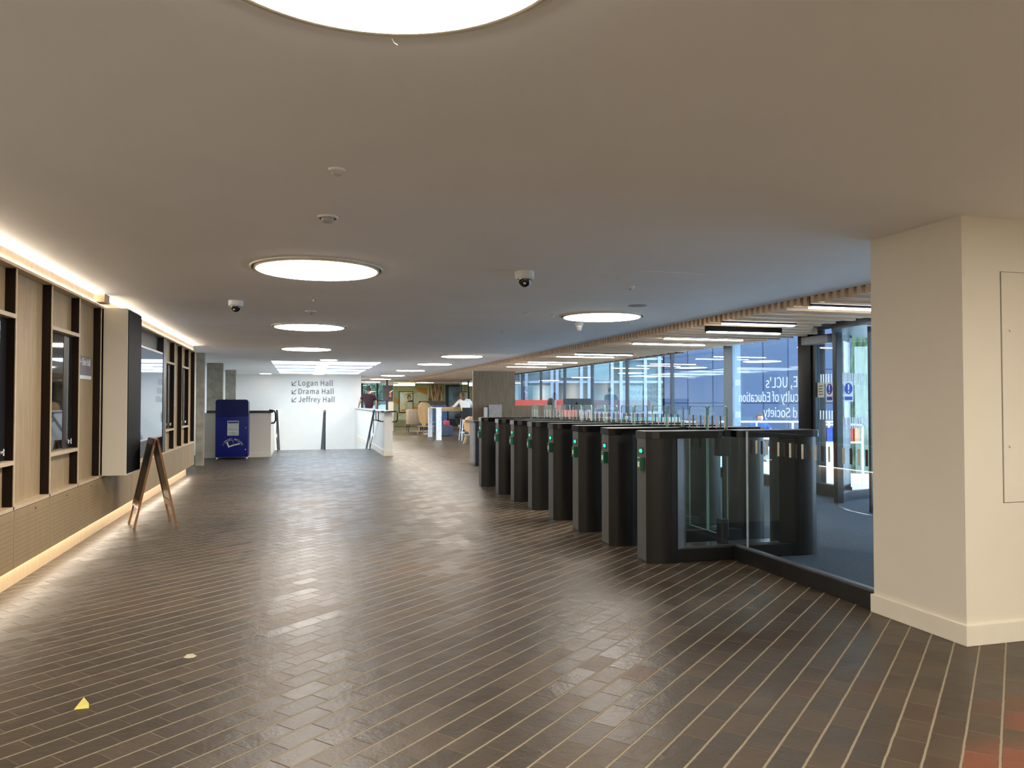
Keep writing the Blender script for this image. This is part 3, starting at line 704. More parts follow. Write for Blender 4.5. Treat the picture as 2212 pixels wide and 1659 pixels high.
# ------------------------------------------------------------------ returns box
def returns_box():
    x0, x1, y0 = -1.935, -1.205, 19.30
    t = thing('book_return_box', 'dark blue library return box on castors in front of parapet', 'return box', ((x0+x1)/2, y0, 0))
    navy = mat('navy steel', (.003, .009, .125), .45, noise=.06, spec=.2); navy2 = mat('darker navy hood', (.002, .005, .065), .45, spec=.2, noise=.06)
    obj('body', MB().box(x0, x1, y0, y0+.55, .055, 1.02, .02), navy, t, smooth=True)
    rad = .06; pts = [(x0, 1.02), (x1, 1.02)]
    for k in range(7): a = k*PI/12; pts.append((x1-rad+rad*math.cos(a), 1.415-rad+rad*math.sin(a)))
    for k in range(7): a = PI/2+k*PI/12; pts.append((x0+rad+rad*math.cos(a), 1.415-rad+rad*math.sin(a)))
    mb = MB(); n = len(pts)
    mb.add([(x, y0+.004, z) for x, z in pts]+[(x, y0+.5, z) for x, z in pts], [list(range(n)), list(range(n, 2*n))[::-1]]+[(i, (i+1) % n, n+(i+1) % n, n+i) for i in range(n)])
    obj('hood', mb, navy2, t)
    cs = MB()
    for x in (x0+.03, x1-.03):
        for y in (y0+.05, y0+.5): cs.sph((x, y, .03), .022, .03, .03, 10)
    obj('castors', cs, PLASTIC, t, smooth=True)
    a = Py(491, 941, y0); b_ = Py(516, 909, y0)
    nt_ = obj('notice', MB().box(a.x, b_.x, y0-.006, y0, a.z, b_.z), mat('notice paper', (.46, .50, .46), .6), t)
    h = b_.z-a.z; ln = MB()
    ln.box(a.x+.012, b_.x-.012, y0-.009, y0-.006, b_.z-.06*1, b_.z-.018)
    obj('header_band', ln, mat('navy print', (.01, .015, .09), .5), nt_)
    tx = text_mesh('Library Book', .034, .0005); place_text(tx, (a.x+.05, y0-.008, b_.z-.10), (1, 0, 0), (0, 0, 1), width=.19); tx2 = text_mesh('Returns', .034, .0005); place_text(tx2, (a.x+.09, y0-.008, b_.z-.14), (1, 0, 0), (0, 0, 1), width=.11)
    tx.add(tx2.v, tx2.f)
    for k in range(6):
        z = b_.z-.18-.026*k-(.02 if k > 2 else 0); tx.box(a.x+.03, a.x+.03+.17+.03*((k*7) % 3), y0-.008, y0-.006, z, z+.007)
    obj('notice_text', tx, TEXTM, nt_)
    # arched wording
    cx, cz, rr = (x0+x1)/2+.02, .24, .22
    word = 'LIBRARY RETURN'; arcm = MB()
    n = len(word)
    for k, ch in enumerate(word):
        if ch == ' ': continue
        an = math.radians(152-(152-28)*k/(n-1)); g = text_mesh(ch, .062, .001); xs = [v.x for v in g.v]; mx = (min(xs)+max(xs))/2
        u = Vector((math.sin(an), 0, -math.cos(an))); w_ = Vector((math.cos(an), 0, math.sin(an)))
        o_ = Vector((cx, y0-.003, cz))+w_*rr*1.0
        arcm.add([o_+u*(v.x-mx)+w_*v.y+Vector((0, -1, 0))*v.z for v in g.v], g.f)
    cream = mat('cream print', (.52, .53, .44), .6)
    obj('arched_lettering', arcm, cream, t)
    # open book emblem: left cover, curved lower page edge, spine
    def pt(px, py): q = Py(px, py, y0-.003); return (q.x, q.z)
    K = lambda x, y: pt(440+x/9.76, 840+y/9.76)
    bk = flat_poly([K(475, 1135), K(505, 1120), K(540, 1205), K(600, 1180), K(650, 1170), K(700, 1155), K(745, 1145), K(775, 1165), K(700, 1185), K(650, 1195), K(600, 1210), K(520, 1240)], y0-.006)
    for seg in ([K(500, 1125), K(560, 1085), K(600, 1090), K(640, 1165)], [K(600, 1092), K(640, 1075), K(690, 1072), K(750, 1145)]):
        for q in range(len(seg)-1): bk.tube([(seg[q][0], y0-.003, seg[q][1]), (seg[q+1][0], y0-.003, seg[q+1][1])], .0025, 6)
    obj('book_emblem', bk, cream, t)
    lk = MB()
    for px, py in ((531, 924), (530, 971)):
        q = Py(px, py, y0); lk.tube([(q.x, y0-.006, q.z), (q.x, y0, q.z)], .012, 12)
    obj('lock', lk, SILVER, t)
returns_box()

# ------------------------------------------------------------------ lettering on the stair wall
def wall_line(word, yb, pxr):
    P = Py(645, yb, TW); Q = Py(pxr, yb, TW)
    t = thing('wall_lettering', 'dark grey wall lettering with arrow reading '+word, 'lettering', (P.x, TW, P.z))
    tx = text_mesh(word, .285, .006, 1.04); place_text(tx, (P.x, TW-.008, P.z), (1, 0, 0), (0, 0, 1), width=Q.x-P.x)
    obj('word', tx, TEXTM, t)
    A = Py(631, yb, TW); s = .155
    ar = MB()
    def stick(p, q, w=.0115):
        d = (Vector(q)-Vector(p)); n = Vector((-d.z, 0, d.x)).normalized()*w; p = Vector(p); q = Vector(q)
        o = Vector((0, -.01, 0)); v = [p-n, q-n, q+n, p+n]
        ar.add(v+[k+o for k in v], [(0, 1, 2, 3), (4, 5, 6, 7), (0, 1, 5, 4), (1, 2, 6, 5), (2, 3, 7, 6), (3, 0, 4, 7)])
    stick((A.x, TW-.002, A.z+.015), (A.x+s, TW-.002, A.z+s+.01)); stick((A.x, TW-.002, A.z), (A.x, TW-.002, A.z+.14)); stick((A.x, TW-.002, A.z+.005), (A.x+.14, TW-.002, A.z+.005))
    obj('arrow', ar, TEXTM, t)
wall_line('Logan Hall', 833, 719); wall_line('Drama Hall', 851, 721); wall_line('Jeffrey Hall', 868.5, 723)

# ------------------------------------------------------------------ handrails
def handrail(label, x, hooks=0, y0=20.9):
    t = thing('handrail', label, 'handrail', (x, 23.2, -1.0)); t['group'] = 'sloping stair handrails'
    def zr(y): return 1.13-(y-y0)*.47 if y > y0 else 1.13
    obj('rail', MB().tube([(x, y0-.02, 1.13), (x, 25.6, zr(25.6))], .03, 10), RAILM, t, smooth=True)
    obj('lower_rail', MB().tube([(x-.01, y0+.35, zr(y0+.35)-.55), (x-.01, 25.5, zr(25.5)-.55)], .012, 8), RAILM, t, smooth=True)
    for y in (y0+.1, y0+1.2, y0+2.3, y0+3.4): obj('bracket', MB().tube([(x-.0, y, zr(y)), (x-.01, y, zr(y)-.56)], .010, 8), RAILM, t)
    return t
handrail('blue-grey handrail along the right side of the stairs', 1.90)
handrail('blue-grey handrail along the left side of the stairs', -.60)
t = thing('handrail', 'dark central handrail standing in the middle of the stairs', 'handrail', (.66, 22.75, 0)); t['group'] = 'sloping stair handrails'
obj('post', MB().box(.63, .69, 22.60, 22.66, 0, 1.09, .008), RAILM, t)
obj('rail', MB().tube([(.66, 22.6, 1.1), (.66, 26, -.45)], .04, 10), RAILM, t, smooth=True)
obj('infill', MB().box(.65, .67, 22.66, 22.9, -.1, .98), RAILM, t)
def hook(label, x, y):
    t = thing('wall_handrail_bracket', label, 'bracket', (x, y, .85)); t['group'] = 'curled rail brackets under the right parapet capping'
    obj('curled_bar', MB().tube([(x, y, 1.10), (x, y, .93), (x+.01, y, .885), (x+.05, y, .86), (x+.10, y, .86)], .014, 8), BLACK, t, smooth=True)
# rails wrapping the parapet ends
for n_, (x, y, lb) in enumerate(((1.90, 19.75, 'nearest'), (1.90, 20.4, 'middle'), (1.90, 21.2, 'farthest'))):
    t = thing('rail_bracket', lb+' curled black bracket on the stair side of right parapet', 'bracket', (x, y, .86)); t['group'] = 'curled rail brackets on the right parapet'
    obj('curled_bar', MB().tube([(x, y, 1.11), (x, y, .93), (x+.012, y, .885), (x+.05, y, .862), (x+.13, y, .862)], .013, 8), BLACK, t, smooth=True)
t = thing('rail_loop', 'black rail loop wrapping the near end of right parapet', 'handrail', (2.3, 19.4, .85))
obj('loop_bar', MB().tube([(1.93, 19.32, 1.12), (2.3, 19.30, 1.12), (2.33, 19.32, 1.09), (2.34, 19.35, .92), (2.31, 19.36, .86), (2.236, 19.5, .86)], .016, 8), BLACK, t, smooth=True)
t = thing('rail_loop', 'black rail loop at the stair end of left parapet', 'handrail', (-.6, 19.8, .8))
obj('loop_bar', MB().tube([(-.75, 19.86, 1.16), (-.63, 19.86, 1.14), (-.60, 19.9, 1.06), (-.60, 19.95, .90), (-.64, 20.0, .84), (-.71, 20.02, .83)], .022, 8), BLACK, t, smooth=True)

# ================================================================== CEILING FITTINGS
def disc_light(R=.475):
    t = thing('disc_light', 'x', 'ceiling light', (0, 0, 0))
    obj('trim_ring', MB().lathe([(R+.033, 2.399), (R+.033, 2.390), (R+.024, 2.386), (R+.018, 2.392), (R+.018, 2.399)], seg=72), mat('plaster bead', (.74, .70, .60), .6), t, smooth=True, local=True)
    obj('shadow_gap', MB().lathe([(R+.018, 2.3985), (R-.005, 2.398)], seg=72), mat('gap dark', (.10, .09, .085), .7), t, local=True)
    obj('frame_ring', MB().lathe([(R+.002, 2.399), (R+.002, 2.380), (R-.012, 2.378), (R-.016, 2.384)], seg=72), mat('cream frame', (.72, .66, .48), .5), t, smooth=True, local=True)
    obj('diffuser', MB().lathe([(0.0, 2.374), (R*.5, 2.374), (R-.022, 2.374), (R-.016, 2.377), (R-.014, 2.386)], seg=72), DISC, t, local=True)
    return t
DP = [(.15, 1.68, 'huge round ceiling light cut off by the top edge of the photo'), (.12, 6.2, 'large disc light in left row, second from the camera'),
      (.11, 10.945, 'disc light in left row, third from the camera'), (.10, 15.49, 'disc light in left row, fourth from the camera'),
      (3.52, 8.70, 'single disc light above the speed gates'), (3.50, 17.02, 'disc light nearest the desk in right row'),
      (3.50, 20.68, 'second disc light of the receding right row'), (3.45, 25.07, 'third disc light of the receding right row'), (3.44, 29.97, 'fourth disc light of the receding right row'),
      (3.42, 34.53, 'fifth disc light of the receding right row'), (3.42, 39.4, 'farthest disc light of the right row by the back window'), (6.3, 40.3, 'disc light in the far lounge in front of green wall'),
      (.15, -2.9, 'disc light behind the camera'), (3.6, .9, 'disc light out of frame above the right side of the pier'), (3.6, -2.9, 'disc light behind the camera on the right')]
d0 = disc_light(); d0.location = (DP[0][0], DP[0][1], 0); d0['label'] = DP[0][2]; d0['group'] = 'round disc ceiling lights'
obj('plaster_thread', MB().tube([(0.095, .475+.03, 2.388), (.10, .50, 2.375), (.11, .497, 2.368)], .0012, 5), mat('plaster bead', (.7, .7, .6), .6), d0, local=True)
for x, y, l in DP[1:]:
    r = dup(d0, (x, y, 0), label=l)
    for ch in list(r.children):
        if ch.name.startswith('plaster_thread'): bpy.data.objects.remove(ch)
sd0 = None
for k, (x, y, l) in enumerate(((.66, 19.55, 'small round downlight in front of the rooflight'), (.60, 23.2-.73, 'small downlight under the first rooflight beam'), (.60, 24.65, 'small downlight under the second rooflight beam'), (.60, 27.05, 'small downlight under the third rooflight beam'), (.62, 29.3, 'small downlight behind the rooflight'), (-1.25, 29.4, 'small downlight near the top left of lettered wall'))):
    if sd0 is None:
        sd0 = thing('downlight', l, 'ceiling light', (x, y, 0)); sd0['group'] = 'small round downlights around the rooflight'
        obj('trim_ring', MB().lathe([(.215, 2.394), (.215, 2.384), (.20, 2.382)], seg=40), PLASTIC, sd0, local=True)
        obj('diffuser', MB().lathe([(0, 2.383), (.2, 2.383)], seg=40), emit('downlight diffuser', (1, .93, .78), 5), sd0, local=True)
    else: dup(sd0, (x, y, 0), label=l)
# dome cameras
def dome(p, label, s=1.0):
    t = thing('dome_camera', label, 'security camera', p); t['group'] = 'ceiling dome cameras'
    x, y, z = p
    obj('housing', MB().lathe([(0, z), (.078*s, z), (.078*s, z-.05*s), (.066*s, z-.062*s), (.055*s, z-.062*s), (0, z-.062*s)], x, y, 32), PLASTIC, t, smooth=True)
    pr = [(.054*s*math.cos(a*PI/16), z-.062*s-.062*s*math.sin(a*PI/16)) for a in range(9)]
    dm = obj('dome', MB().lathe(pr, x, y, 28), mat('smoked dome', (.012, .012, .014), .06, noise=0), t, smooth=True)
    obj('lens', MB().sph((x-.015*s, y-.05*s, z-.10*s), .012*s, seg=10), CHROME, t, smooth=True)
dome((1.73, 5.92, ZC), 'dark dome camera in the middle of the near ceiling')
dome((-.655, 8.42, ZC), 'dome camera on the left ceiling before the second disc light', .95)
def dome_white(p, label):
    t = thing('dome_camera', label, 'security camera', p); t['group'] = 'ceiling dome cameras'
    x, y, z = p
    obj('housing', MB().lathe([(0, z), (.06, z), (.06, z-.03), (.045, z-.036), (.045, z-.06), (0, z-.06)], x, y, 24), PLASTIC, t, smooth=True)
    obj('dome', MB().sph((x, y, z-.07), .04, seg=14), mat('grey eye', (.35, .35, .36), .3), t, smooth=True)
dome_white((3.55, 9.58, ZC), 'small white swivel camera beyond the right disc light')
# small sensors, detectors and sprinklers
def sensor(p, label, r=.035, kind='sensor', cat='sensor'):
    t = thing({'sensor': 'motion_sensor', 'det': 'smoke_detector', 'spr': 'sprinkler_head', 'spk': 'ceiling_speaker'}[kind], label, cat, p)
    x, y, z = p
    if kind == 'sensor':
        obj('base', MB().lathe([(0, z), (r, z), (r*.95, z-.010), (r*.6, z-.014)], x, y, 24), PLASTIC, t, smooth=True)
        obj('lens', MB().lathe([(r*.6, z-.012), (r*.55, z-.024), (r*.3, z-.032), (0, z-.034)], x, y, 20), mat('milky lens', (.5, .49, .46), .3), t, smooth=True)
    elif kind == 'det':
        obj('base', MB().lathe([(0, z), (r*1.3, z), (r*1.3, z-.008), (r*1.1, z-.012)], x, y, 24), PLASTIC, t, smooth=True)
        obj('chamber', MB().lathe([(r*.8, z-.008), (r*.75, z-.028), (r*.45, z-.038), (0, z-.038)], x, y, 24), mat('grey vent', (.42, .40, .37), .5), t, smooth=True)
    elif kind == 'spr':
        obj('rose', MB().lathe([(0, z), (r, z), (r*.8, z-.006), (r*.3, z-.010)], x, y, 18), PLASTIC, t, smooth=True)
        obj('deflector', MB().cyl(x, y, z-.03, z-.008, .004, 8).cyl(x, y, z-.032, z-.029, .014, 12), SILVER, t)
    else:
        obj('grille', MB().lathe([(0, z-.006), (r*.9, z-.006), (r, z)], x, y, 32), mat('grey grille', (.33, .33, .33), .6), t, smooth=True)
sensor((.15, 3.53, ZC), 'round motion sensor nearest the camera on the ceiling', .04, 'sensor')
sensor((.14, 4.45, ZC), 'smoke detector between motion sensor and large disc light', .045, 'det', 'smoke detector')
sensor((.115, 7.95, ZC), 'small sprinkler just past the large left disc light', .05, 'spr', 'sprinkler')
sensor((.107, 9.13, ZC), 'flat detector before the third left disc light', .05, 'det', 'smoke detector')
sensor((2.88, 6.42, ZC), 'small sensor beside the ceiling access hatch', .04, 'sensor')
sensor((3.52, 7.67, ZC), 'round grey ceiling speaker before the disc light over gates', .105, 'spk', 'speaker')
sensor((2.555, 8.65, ZC), 'sprinkler left of the disc light over gates, outer of two', .05, 'spr', 'sprinkler')
sensor((2.90, 8.70, ZC), 'sprinkler left of the disc light over gates, inner of two', .04, 'spr', 'sprinkler')
sensor((2.855, 10.94, ZC), 'tiny sprinkler on the ceiling beyond the white camera', .04, 'spr', 'sprinkler')
tag(obj('ceiling_hatch', MB().box(2.60, 3.24, 5.62, 6.15, ZC-.003, ZC+.001), CEIL), 'flush square access hatch in the ceiling left of the timber slats', 'hatch')
# linear lights in the slatted ceiling
LN = 'linear strip lights in the slatted ceiling'
def linear(A, L, z, label, dark=False):
    t = thing('linear_light', label, 'ceiling light', (A.x+L/2, A.y, z)); t['group'] = LN
    x0, x1 = A.x, A.x+L
    h = obj('housing', MB().box(x0, x1, A.y-.05, A.y+.05, z+.004, min(2.400, z+.085) if not dark else 2.32), mat('matt black housing', (.004, .004, .004), .7, spec=.1) if dark else FRAMEM, t)
    obj('diffuser', MB().box(x0+.01, x1-.01, A.y-.026, A.y+.026, z-.012, z+.006), STRIPL, t)
for x0_, x1_, yl_, z_, lb, dk in LPOS: linear(Vector((x0_, yl_, z_)), x1_-x0_, z_, lb, dk)

# ================================================================== SPEED GATES
def octo(x0, x1, y0, y1, c):
    return [(x0, y0+c), (x0+c, y0), (x1-c, y0), (x1, y0+c), (x1, y1-c), (x1-c, y1), (x0+c, y1), (x0, y1-c)]
GC = 3.63 # gate centre X
SHEET = None
def make_gate():
    g = thing('speed_gate', 'x', 'speed gate', (0, 0, 0)); g['group'] = 'black speed gates in a row'
    def o(n, mb, m, p=None, sm=False): return obj(n, mb, m, p or g, smooth=sm, local=True)
    hw = .14
    prof = [(-.83, .085), (-.83, -.085), (-.80, -.115), (-.75, -.133), (-.69, -.14), (-.57, -.14), (-.45, -.06), (-.45, .06), (-.57, .14), (-.69, .14), (-.75, .133), (-.80, .115)]
    for sg in (1, -1):
        pf = [(sg*x, sg*y) for x, y in prof]
        p_ = o('pedestal', MB().prism(pf, .0, 1.045), GATEM, sm=True)
        a_, b2 = sorted((sg*.62-.002*0, sg*.62+.003))
        o('seam', MB().box(a_, b2, -hw-.0012, -hw+.002, .03, 1.04), BLACK, p_)
        o('inner_panel', MB().prism([(-sg*-.569, -.1415) if False else (sg*-.568, -.1405), (sg*-.449, -.061), (sg*-.449, -.063), (sg*-.568, -.1425)], .115, 1.04), GATEL if sg == 1 else GATEM, p_)  # paler metal on one chamfer imitates window light; its mirrored twin stays dark
    # pale outer edge panel towards the lobby
    o('edge_panel', MB().box(-.8335, -.83, -.085, .085, .02, 1.04), GATEL)
    o('base_beam', MB().box(-.60, .60, -hw+.01, hw-.01, 0, .115, .006), GATEM)
    o('beam_top', MB().box(-.50, .45, -.075, .075, .115, .122), mat('polished beam top', (.30, .31, .33), .2, .8))
    for x0, x1 in ((-.84, -.10), (.02, .85)):
        pts = [(x0, -.10), (x0+.04, -hw), (x0+.10, -hw-.014), (x1-.10, -hw-.014), (x1-.04, -hw), (x1, -.10), (x1, .10), (x1-.04, hw), (x1-.10, hw+.014), (x0+.10, hw+.014), (x0+.04, hw), (x0, .10)]
        o('top_cap', MB().prism(pts, 1.045, 1.102), CAP)
        o('cap_top_line', MB().prism([(a*1.0, b_*.9) for a, b_ in pts], 1.102, 1.106), mat('pale cap film', (.03, .03, .03), .35), None)
    o('hinge_block', MB().box(-.115, .0, -.05, .05, .88, 1.11, .006), BLACK)
    o('hinge_block', MB().box(-.10, -.03, -.04, .04, .12, .33, .006), BLACK)
    o('side_pane', MB().box(-.50, .45, -.085, -.077, .125, 1.05), GLASS)
    # display with green arrow
    dsp = o('display', MB().box(-.838, -.833, -.035, .035, .91, .965), BLACK)
    ar = MB()
    for q in ((-.024, -.012), (-.010, .004)):
        ar.box(-.841, -.838, q[0], q[1], .925, .95)
    ar.add([(-.840, .008, .918), (-.840, .03, .9375), (-.840, .008, .957)], [(0, 1, 2)])
    ar.add([(-.8415, .008, .918), (-.8415, .03, .9375), (-.8415, .008, .957)], [(0, 1, 2)])
    ar.v = [Vector((v.x, -v.y, v.z)) for v in ar.v]
    # the same arrow glows on the chamfer towards the camera
    o('arrow_light', ar, emit('green arrow', (.02, 1.0, .28), 2.2), dsp)
    rd_ = o('card_reader', MB().box(-.875, -.834, -.065, -.0, .775, .885, .004), mat('reader green', (.005, .10, .045), .4))
    o('reader_window', MB().box(-.8765, -.8745, -.052, -.018, .805, .85), mat('reader cream', (.7, .68, .55), .5), rd_)
    return g
def leaf(g, y0, y1):
    # glass wing across the lane, rounded top corners
    r = .03; z1 = 1.315; pts = [(y0, .16), (y1, .16)]
    for k in range(5): a = k*PI/8; pts.append((y1-r+r*math.cos(a), z1-r+r*math.sin(a)))
    for k in range(5): a = PI/2+k*PI/8; pts.append((y0+r+r*math.cos(a), z1-r+r*math.sin(a)))
    n = len(pts); x = .02
    mb = MB().add([(x, a, z) for a, z in pts]+[(x+.01, a, z) for a, z in pts], [list(range(n)), list(range(n, 2*n))])
    L_ = obj('glass_wing', mb, GLASS, g, local=True)
    ed = MB(); cy_, cz_ = (y0+y1)/2, (.16+z1)/2
    ins = [(a+(.0045 if a < cy_ else -.0045), z+(.0045 if z < cz_ else -.0045)) for a, z in pts]
    vs = [(x-.001, a, z) for a, z in pts]+[(x+.011, a, z) for a, z in pts]+[(x-.001, a, z) for a, z in ins]+[(x+.011, a, z) for a, z in ins]
    ed.add(vs, [q for i in range(n) for q in ((i, (i+1) % n, n+(i+1) % n, n+i), (i, (i+1) % n, 2*n+(i+1) % n, 2*n+i), (n+i, n+(i+1) % n, 3*n+(i+1) % n, 3*n+i), (2*n+i, 2*n+(i+1) % n, 3*n+(i+1) % n, 3*n+i))])
    obj('wing_edge', ed, EDGEG, L_, local=True)
    k = 0; yy = y0+.02
    while yy < y1-.015:
        obj('vinyl_bar', MB().box(x-.002, x-.0005, yy, yy+.020, 1.115, 1.228), BARD if k % 2 else BARL, L_, local=True); yy += .072; k += 1
GY = [6.03, 6.84, 7.66, 8.49, 9.33, 10.17, 11.02, 12.13]
g0 = make_gate()
leaf(g0, .06, .395)
gl = ['nearest black speed gate, joined to the low glass barrier', 'second black speed gate counting from the glass barrier', 'third black speed gate counting from the glass barrier', 'fourth black speed gate counting from the glass barrier',
      'fourth black speed gate counting from the far end', 'third black speed gate counting from the far end', 'second black speed gate from the far end', 'farthest black speed gate beside the reception desk']
def mk(k, left, right):
    r = dup(g0, (GC, GY[k], 0), label=gl[k])
    return r
# g0 is the nearest gate: wing on its far side only; the middle gates have wings on both sides; the farthest has one on its near side
g0.location = (GC, GY[0], 0); g0['label'] = gl[0]
g1 = dup(g0, (GC, GY[1], 0), label=gl[1])
leaf(g1, -.395, -.06)
for k in range(2, 7): dup(g1, (GC, GY[k], 0), label=gl[k])
g7 = dup(g1, (GC, GY[7], 0), label=gl[7])
gw = [c_ for c_ in g7.children if c_.name.startswith('glass_wing')]
gw.sort(key=lambda o_: sum(v.co.y for v in o_.data.vertices))
for ch in list(gw[-1].children): bpy.data.objects.remove(ch)
bpy.data.objects.remove(gw[-1])
# ------------------------------------------------------------------ glass barrier to the pier
gb = thing('glass_barrier', 'low glass barrier on black base between nearest gate and pier', 'glass barrier', (3.60, 5.05, 0))
obj('base', MB().box(3.59, 3.69, 4.21, 5.895, 0, .118, .004), BLACK, gb)
obj('base_channel', MB().box(3.615, 3.655, 4.21, 5.89, .118, .128), GREYM, gb)
gp = obj('pane', MB().box(3.630, 3.642, 4.26, 5.87, .12, 1.105), GLASS, gb)
obj('pane_edge', MB().box(3.630, 3.642, 4.21, 4.235, .12, 1.105), FRAMEM, gb)
obj('pane_edge', MB().box(3.629, 3.643, 5.745, 5.752, .13, 1.105), mat('bright glass edge', (.7, .75, .78), .1, .3), gb)
k = 0; yy = 5.66
while yy > 4.3:
    obj('vinyl_bar', MB().box(3.6275, 3.6295, yy, yy+.024, .925, 1.035), BARL if k % 2 else BARD, gp); yy -= .0755; k += 1

# ================================================================== RECEPTION DESK
ds = thing('reception_desk', 'black and grey oak reception desk beyond the speed gates', 'desk', (5.0, 16.3, 0))
obj('black_front', MB().box(3.595, 6.9, 16.05, 16.15, 0, .92), BLACK, ds)
obj('side_panel', MB().box(3.56, 3.595, 16.05, 16.45, .05, .92), mat('silver side laminate', (.30, .30, .29), .5), ds)
obj('toe_kick', MB().box(3.62, 6.9, 16.15, 16.4, 0, .1), mat('pale toe kick', (.35, .35, .34), .5), ds)
obj('worktop', MB().box(3.55, 6.95, 16.0, 16.9, .92, .96, .004), mat('dark brown worktop', (.05, .03, .02), .4), ds)
z1 = Py(1150, 876, 16.1).z
obj('modesty_screen', MB().box(Py(1083, 876, 16.1).x, Py(1195, 876, 16.1).x, 16.1, 16.14, .96, z1), DESKW, ds)
tag(obj('oak_screen_wall', MB().box(Py(1022, 801, 16.2).x, Py(1113, 803, 16.2).x, 16.2, 16.27, .965, 2.03, .003), DESKW), 'tall grey-brown oak screen standing on the desk end', 'screen panel')
a, b_ = Py(1057, 905, 15.99), Py(1085, 874, 15.99)
tag(obj('acrylic_panel', MB().box(a.x, b_.x, 16.02, 16.05, .965, b_.z), mat('pinkish grey card', (.42, .38, .36), .5)), 'small pale square panel on the desk in front of oak screen', 'panel')
a, b_ = Py(1046, 905, 15.99), Py(1053.5, 880, 15.99)
dsn = thing('hand_sanitiser', 'narrow white dispenser at the left end of the desk', 'dispenser', ((a.x+b_.x)/2, 16.03, .96))
obj('body', MB().box(a.x, b_.x, 16.0, 16.06, .965, b_.z, .006), PLASTIC, dsn); obj('spout', MB().tube([((a.x+b_.x)/2, 16.0, 1.03), ((a.x+b_.x)/2, 15.96, 1.02)], .012, 8), SILVER, dsn)
tag(obj('paper_stack', MB().box(4.15, 4.55, 16.2, 16.5, .962, 1.0).box(4.5, 4.95, 16.25, 16.5, .962, .985), mat('cream paper pile', (.7, .62, .42), .7)), 'low cream paper pile lying on the desk worktop', 'papers')
def monitor(px0, px1, pyt, pyb, y, label):
    a = Py(px0, pyb, y); b_ = Py(px1, pyt, y); cx = (a.x+b_.x)/2
    t = thing('monitor', label, 'monitor', (cx, y, .96)); t['group'] = 'desk monitors seen from behind'
    obj('back_shell', MB().box(a.x, b_.x, y, y+.03, a.z, b_.z, .006), mat('monitor back', (.035, .037, .04), .4), t)
    obj('stand_arm', MB().box(cx-.02, cx+.02, y-.04, y, .98, (a.z+b_.z)/2+.05), BLACK, t)
    obj('stand_foot', MB().box(cx-.12, cx+.12, y-.12, y+.08, .961, .975), BLACK, t)
monitor(1217, 1278, 861, 885, 16.6, 'black monitor seen from behind on the reception desk')
# storage crates / cream boxes behind the gates on a side counter
sc_ = thing('side_counter', 'pale counter top along the glass front behind the gates', 'counter', (6.3, 13.6, 0))
obj('counter_top', MB().box(5.5, 7.2, 13.1, 13.7, .96, 1.0, .004), mat('pale counter', (.62, .55, .40), .5), sc_)
obj('counter_front', MB().box(5.52, 7.18, 13.14, 13.68, 0, .96), BLACK, sc_)
obj('counter_edge_light', MB().box(5.9, 7.18, 13.70, 13.72, 1.0, 1.06), mat('turquoise strip', (.25, .62, .75), .4), sc_)
# red booths beyond
for k, (p0, p1, lb) in enumerate(((1108, 1190, 'coral red high-backed booth seat left of the seated receptionist'), (1288, 1350, 'coral red booth seat seen through the glass right of monitor'))):
    a = Py(p0, 864, 19.5); b_ = Py(p1, 864, 19.5)
    t = thing('booth_seat', lb, 'booth seat', ((a.x+b_.x)/2, 19.6, 0)); t['group'] = 'coral red booth seats'
    x1 = min(b_.x, 7.25); x0 = a.x if a.x < 7 else 6.6
    cr = mat('coral upholstery', (.62, .10, .075), .75, noise=.05)
    obj('backrest', MB().box(x0, x1, 19.5, 19.6, .45, 1.41, .03), cr, t, smooth=True)
    obj('seat', MB().box(x0, x1, 19.6, 20.1, .0, .47, .03), cr, t, smooth=True)
    if k == 0: pass
# white tub chairs by the front
def tub_chair(x, y, label, m, rz=0):
    t = thing('tub_chair', label, 'chair', (x, y, 0), rz); t['group'] = 'tub chairs near the glass front'
    pts = []
    mb = MB(); n = 14
    for k in range(n):
        a0 = D(-20)+D(220)*k/n; a1 = D(-20)+D(220)*(k+1)/n
        q = lambda a, r: (r*math.cos(a), r*math.sin(a))
        zt = lambda a: .72+.33*max(0, math.sin(a))
        vs = [(*q(a0, .30), .48), (*q(a1, .30), .48), (*q(a1, .34), .48), (*q(a0, .34), .48), (*q(a0, .32), zt(a0)), (*q(a1, .32), zt(a1)), (*q(a1, .36), zt(a1)), (*q(a0, .36), zt(a0))]
        mb.add(vs, [(0, 1, 5, 4), (2, 3, 7, 6), (4, 5, 6, 7), (0, 1, 2, 3), (0, 3, 7, 4), (1, 2, 6, 5)])
    obj('back_shell', mb, m, t, smooth=True, local=True)
    obj('seat', MB().cyl(0, 0, .44, .52, .30, 24), m, t, smooth=True, local=True)
    for sx in (-1, 1):
        for sy in (-1, 1): obj('leg', MB().tube([(sx*.15, sy*.15, .45), (sx*.24, sy*.24, 0)], .012, 8), BARW, t, local=True)
LP = mat('lilac white shell', (.55, .55, .66), .4); CS = mat('cream upholstery', (.55, .48, .35), .8)
tub_chair(6.2, 14.7, 'white shell chair beside the glass front left of cream chair', LP)
tub_chair(6.95, 15.1, 'white shell chair against the glass front behind gates', LP, .4)

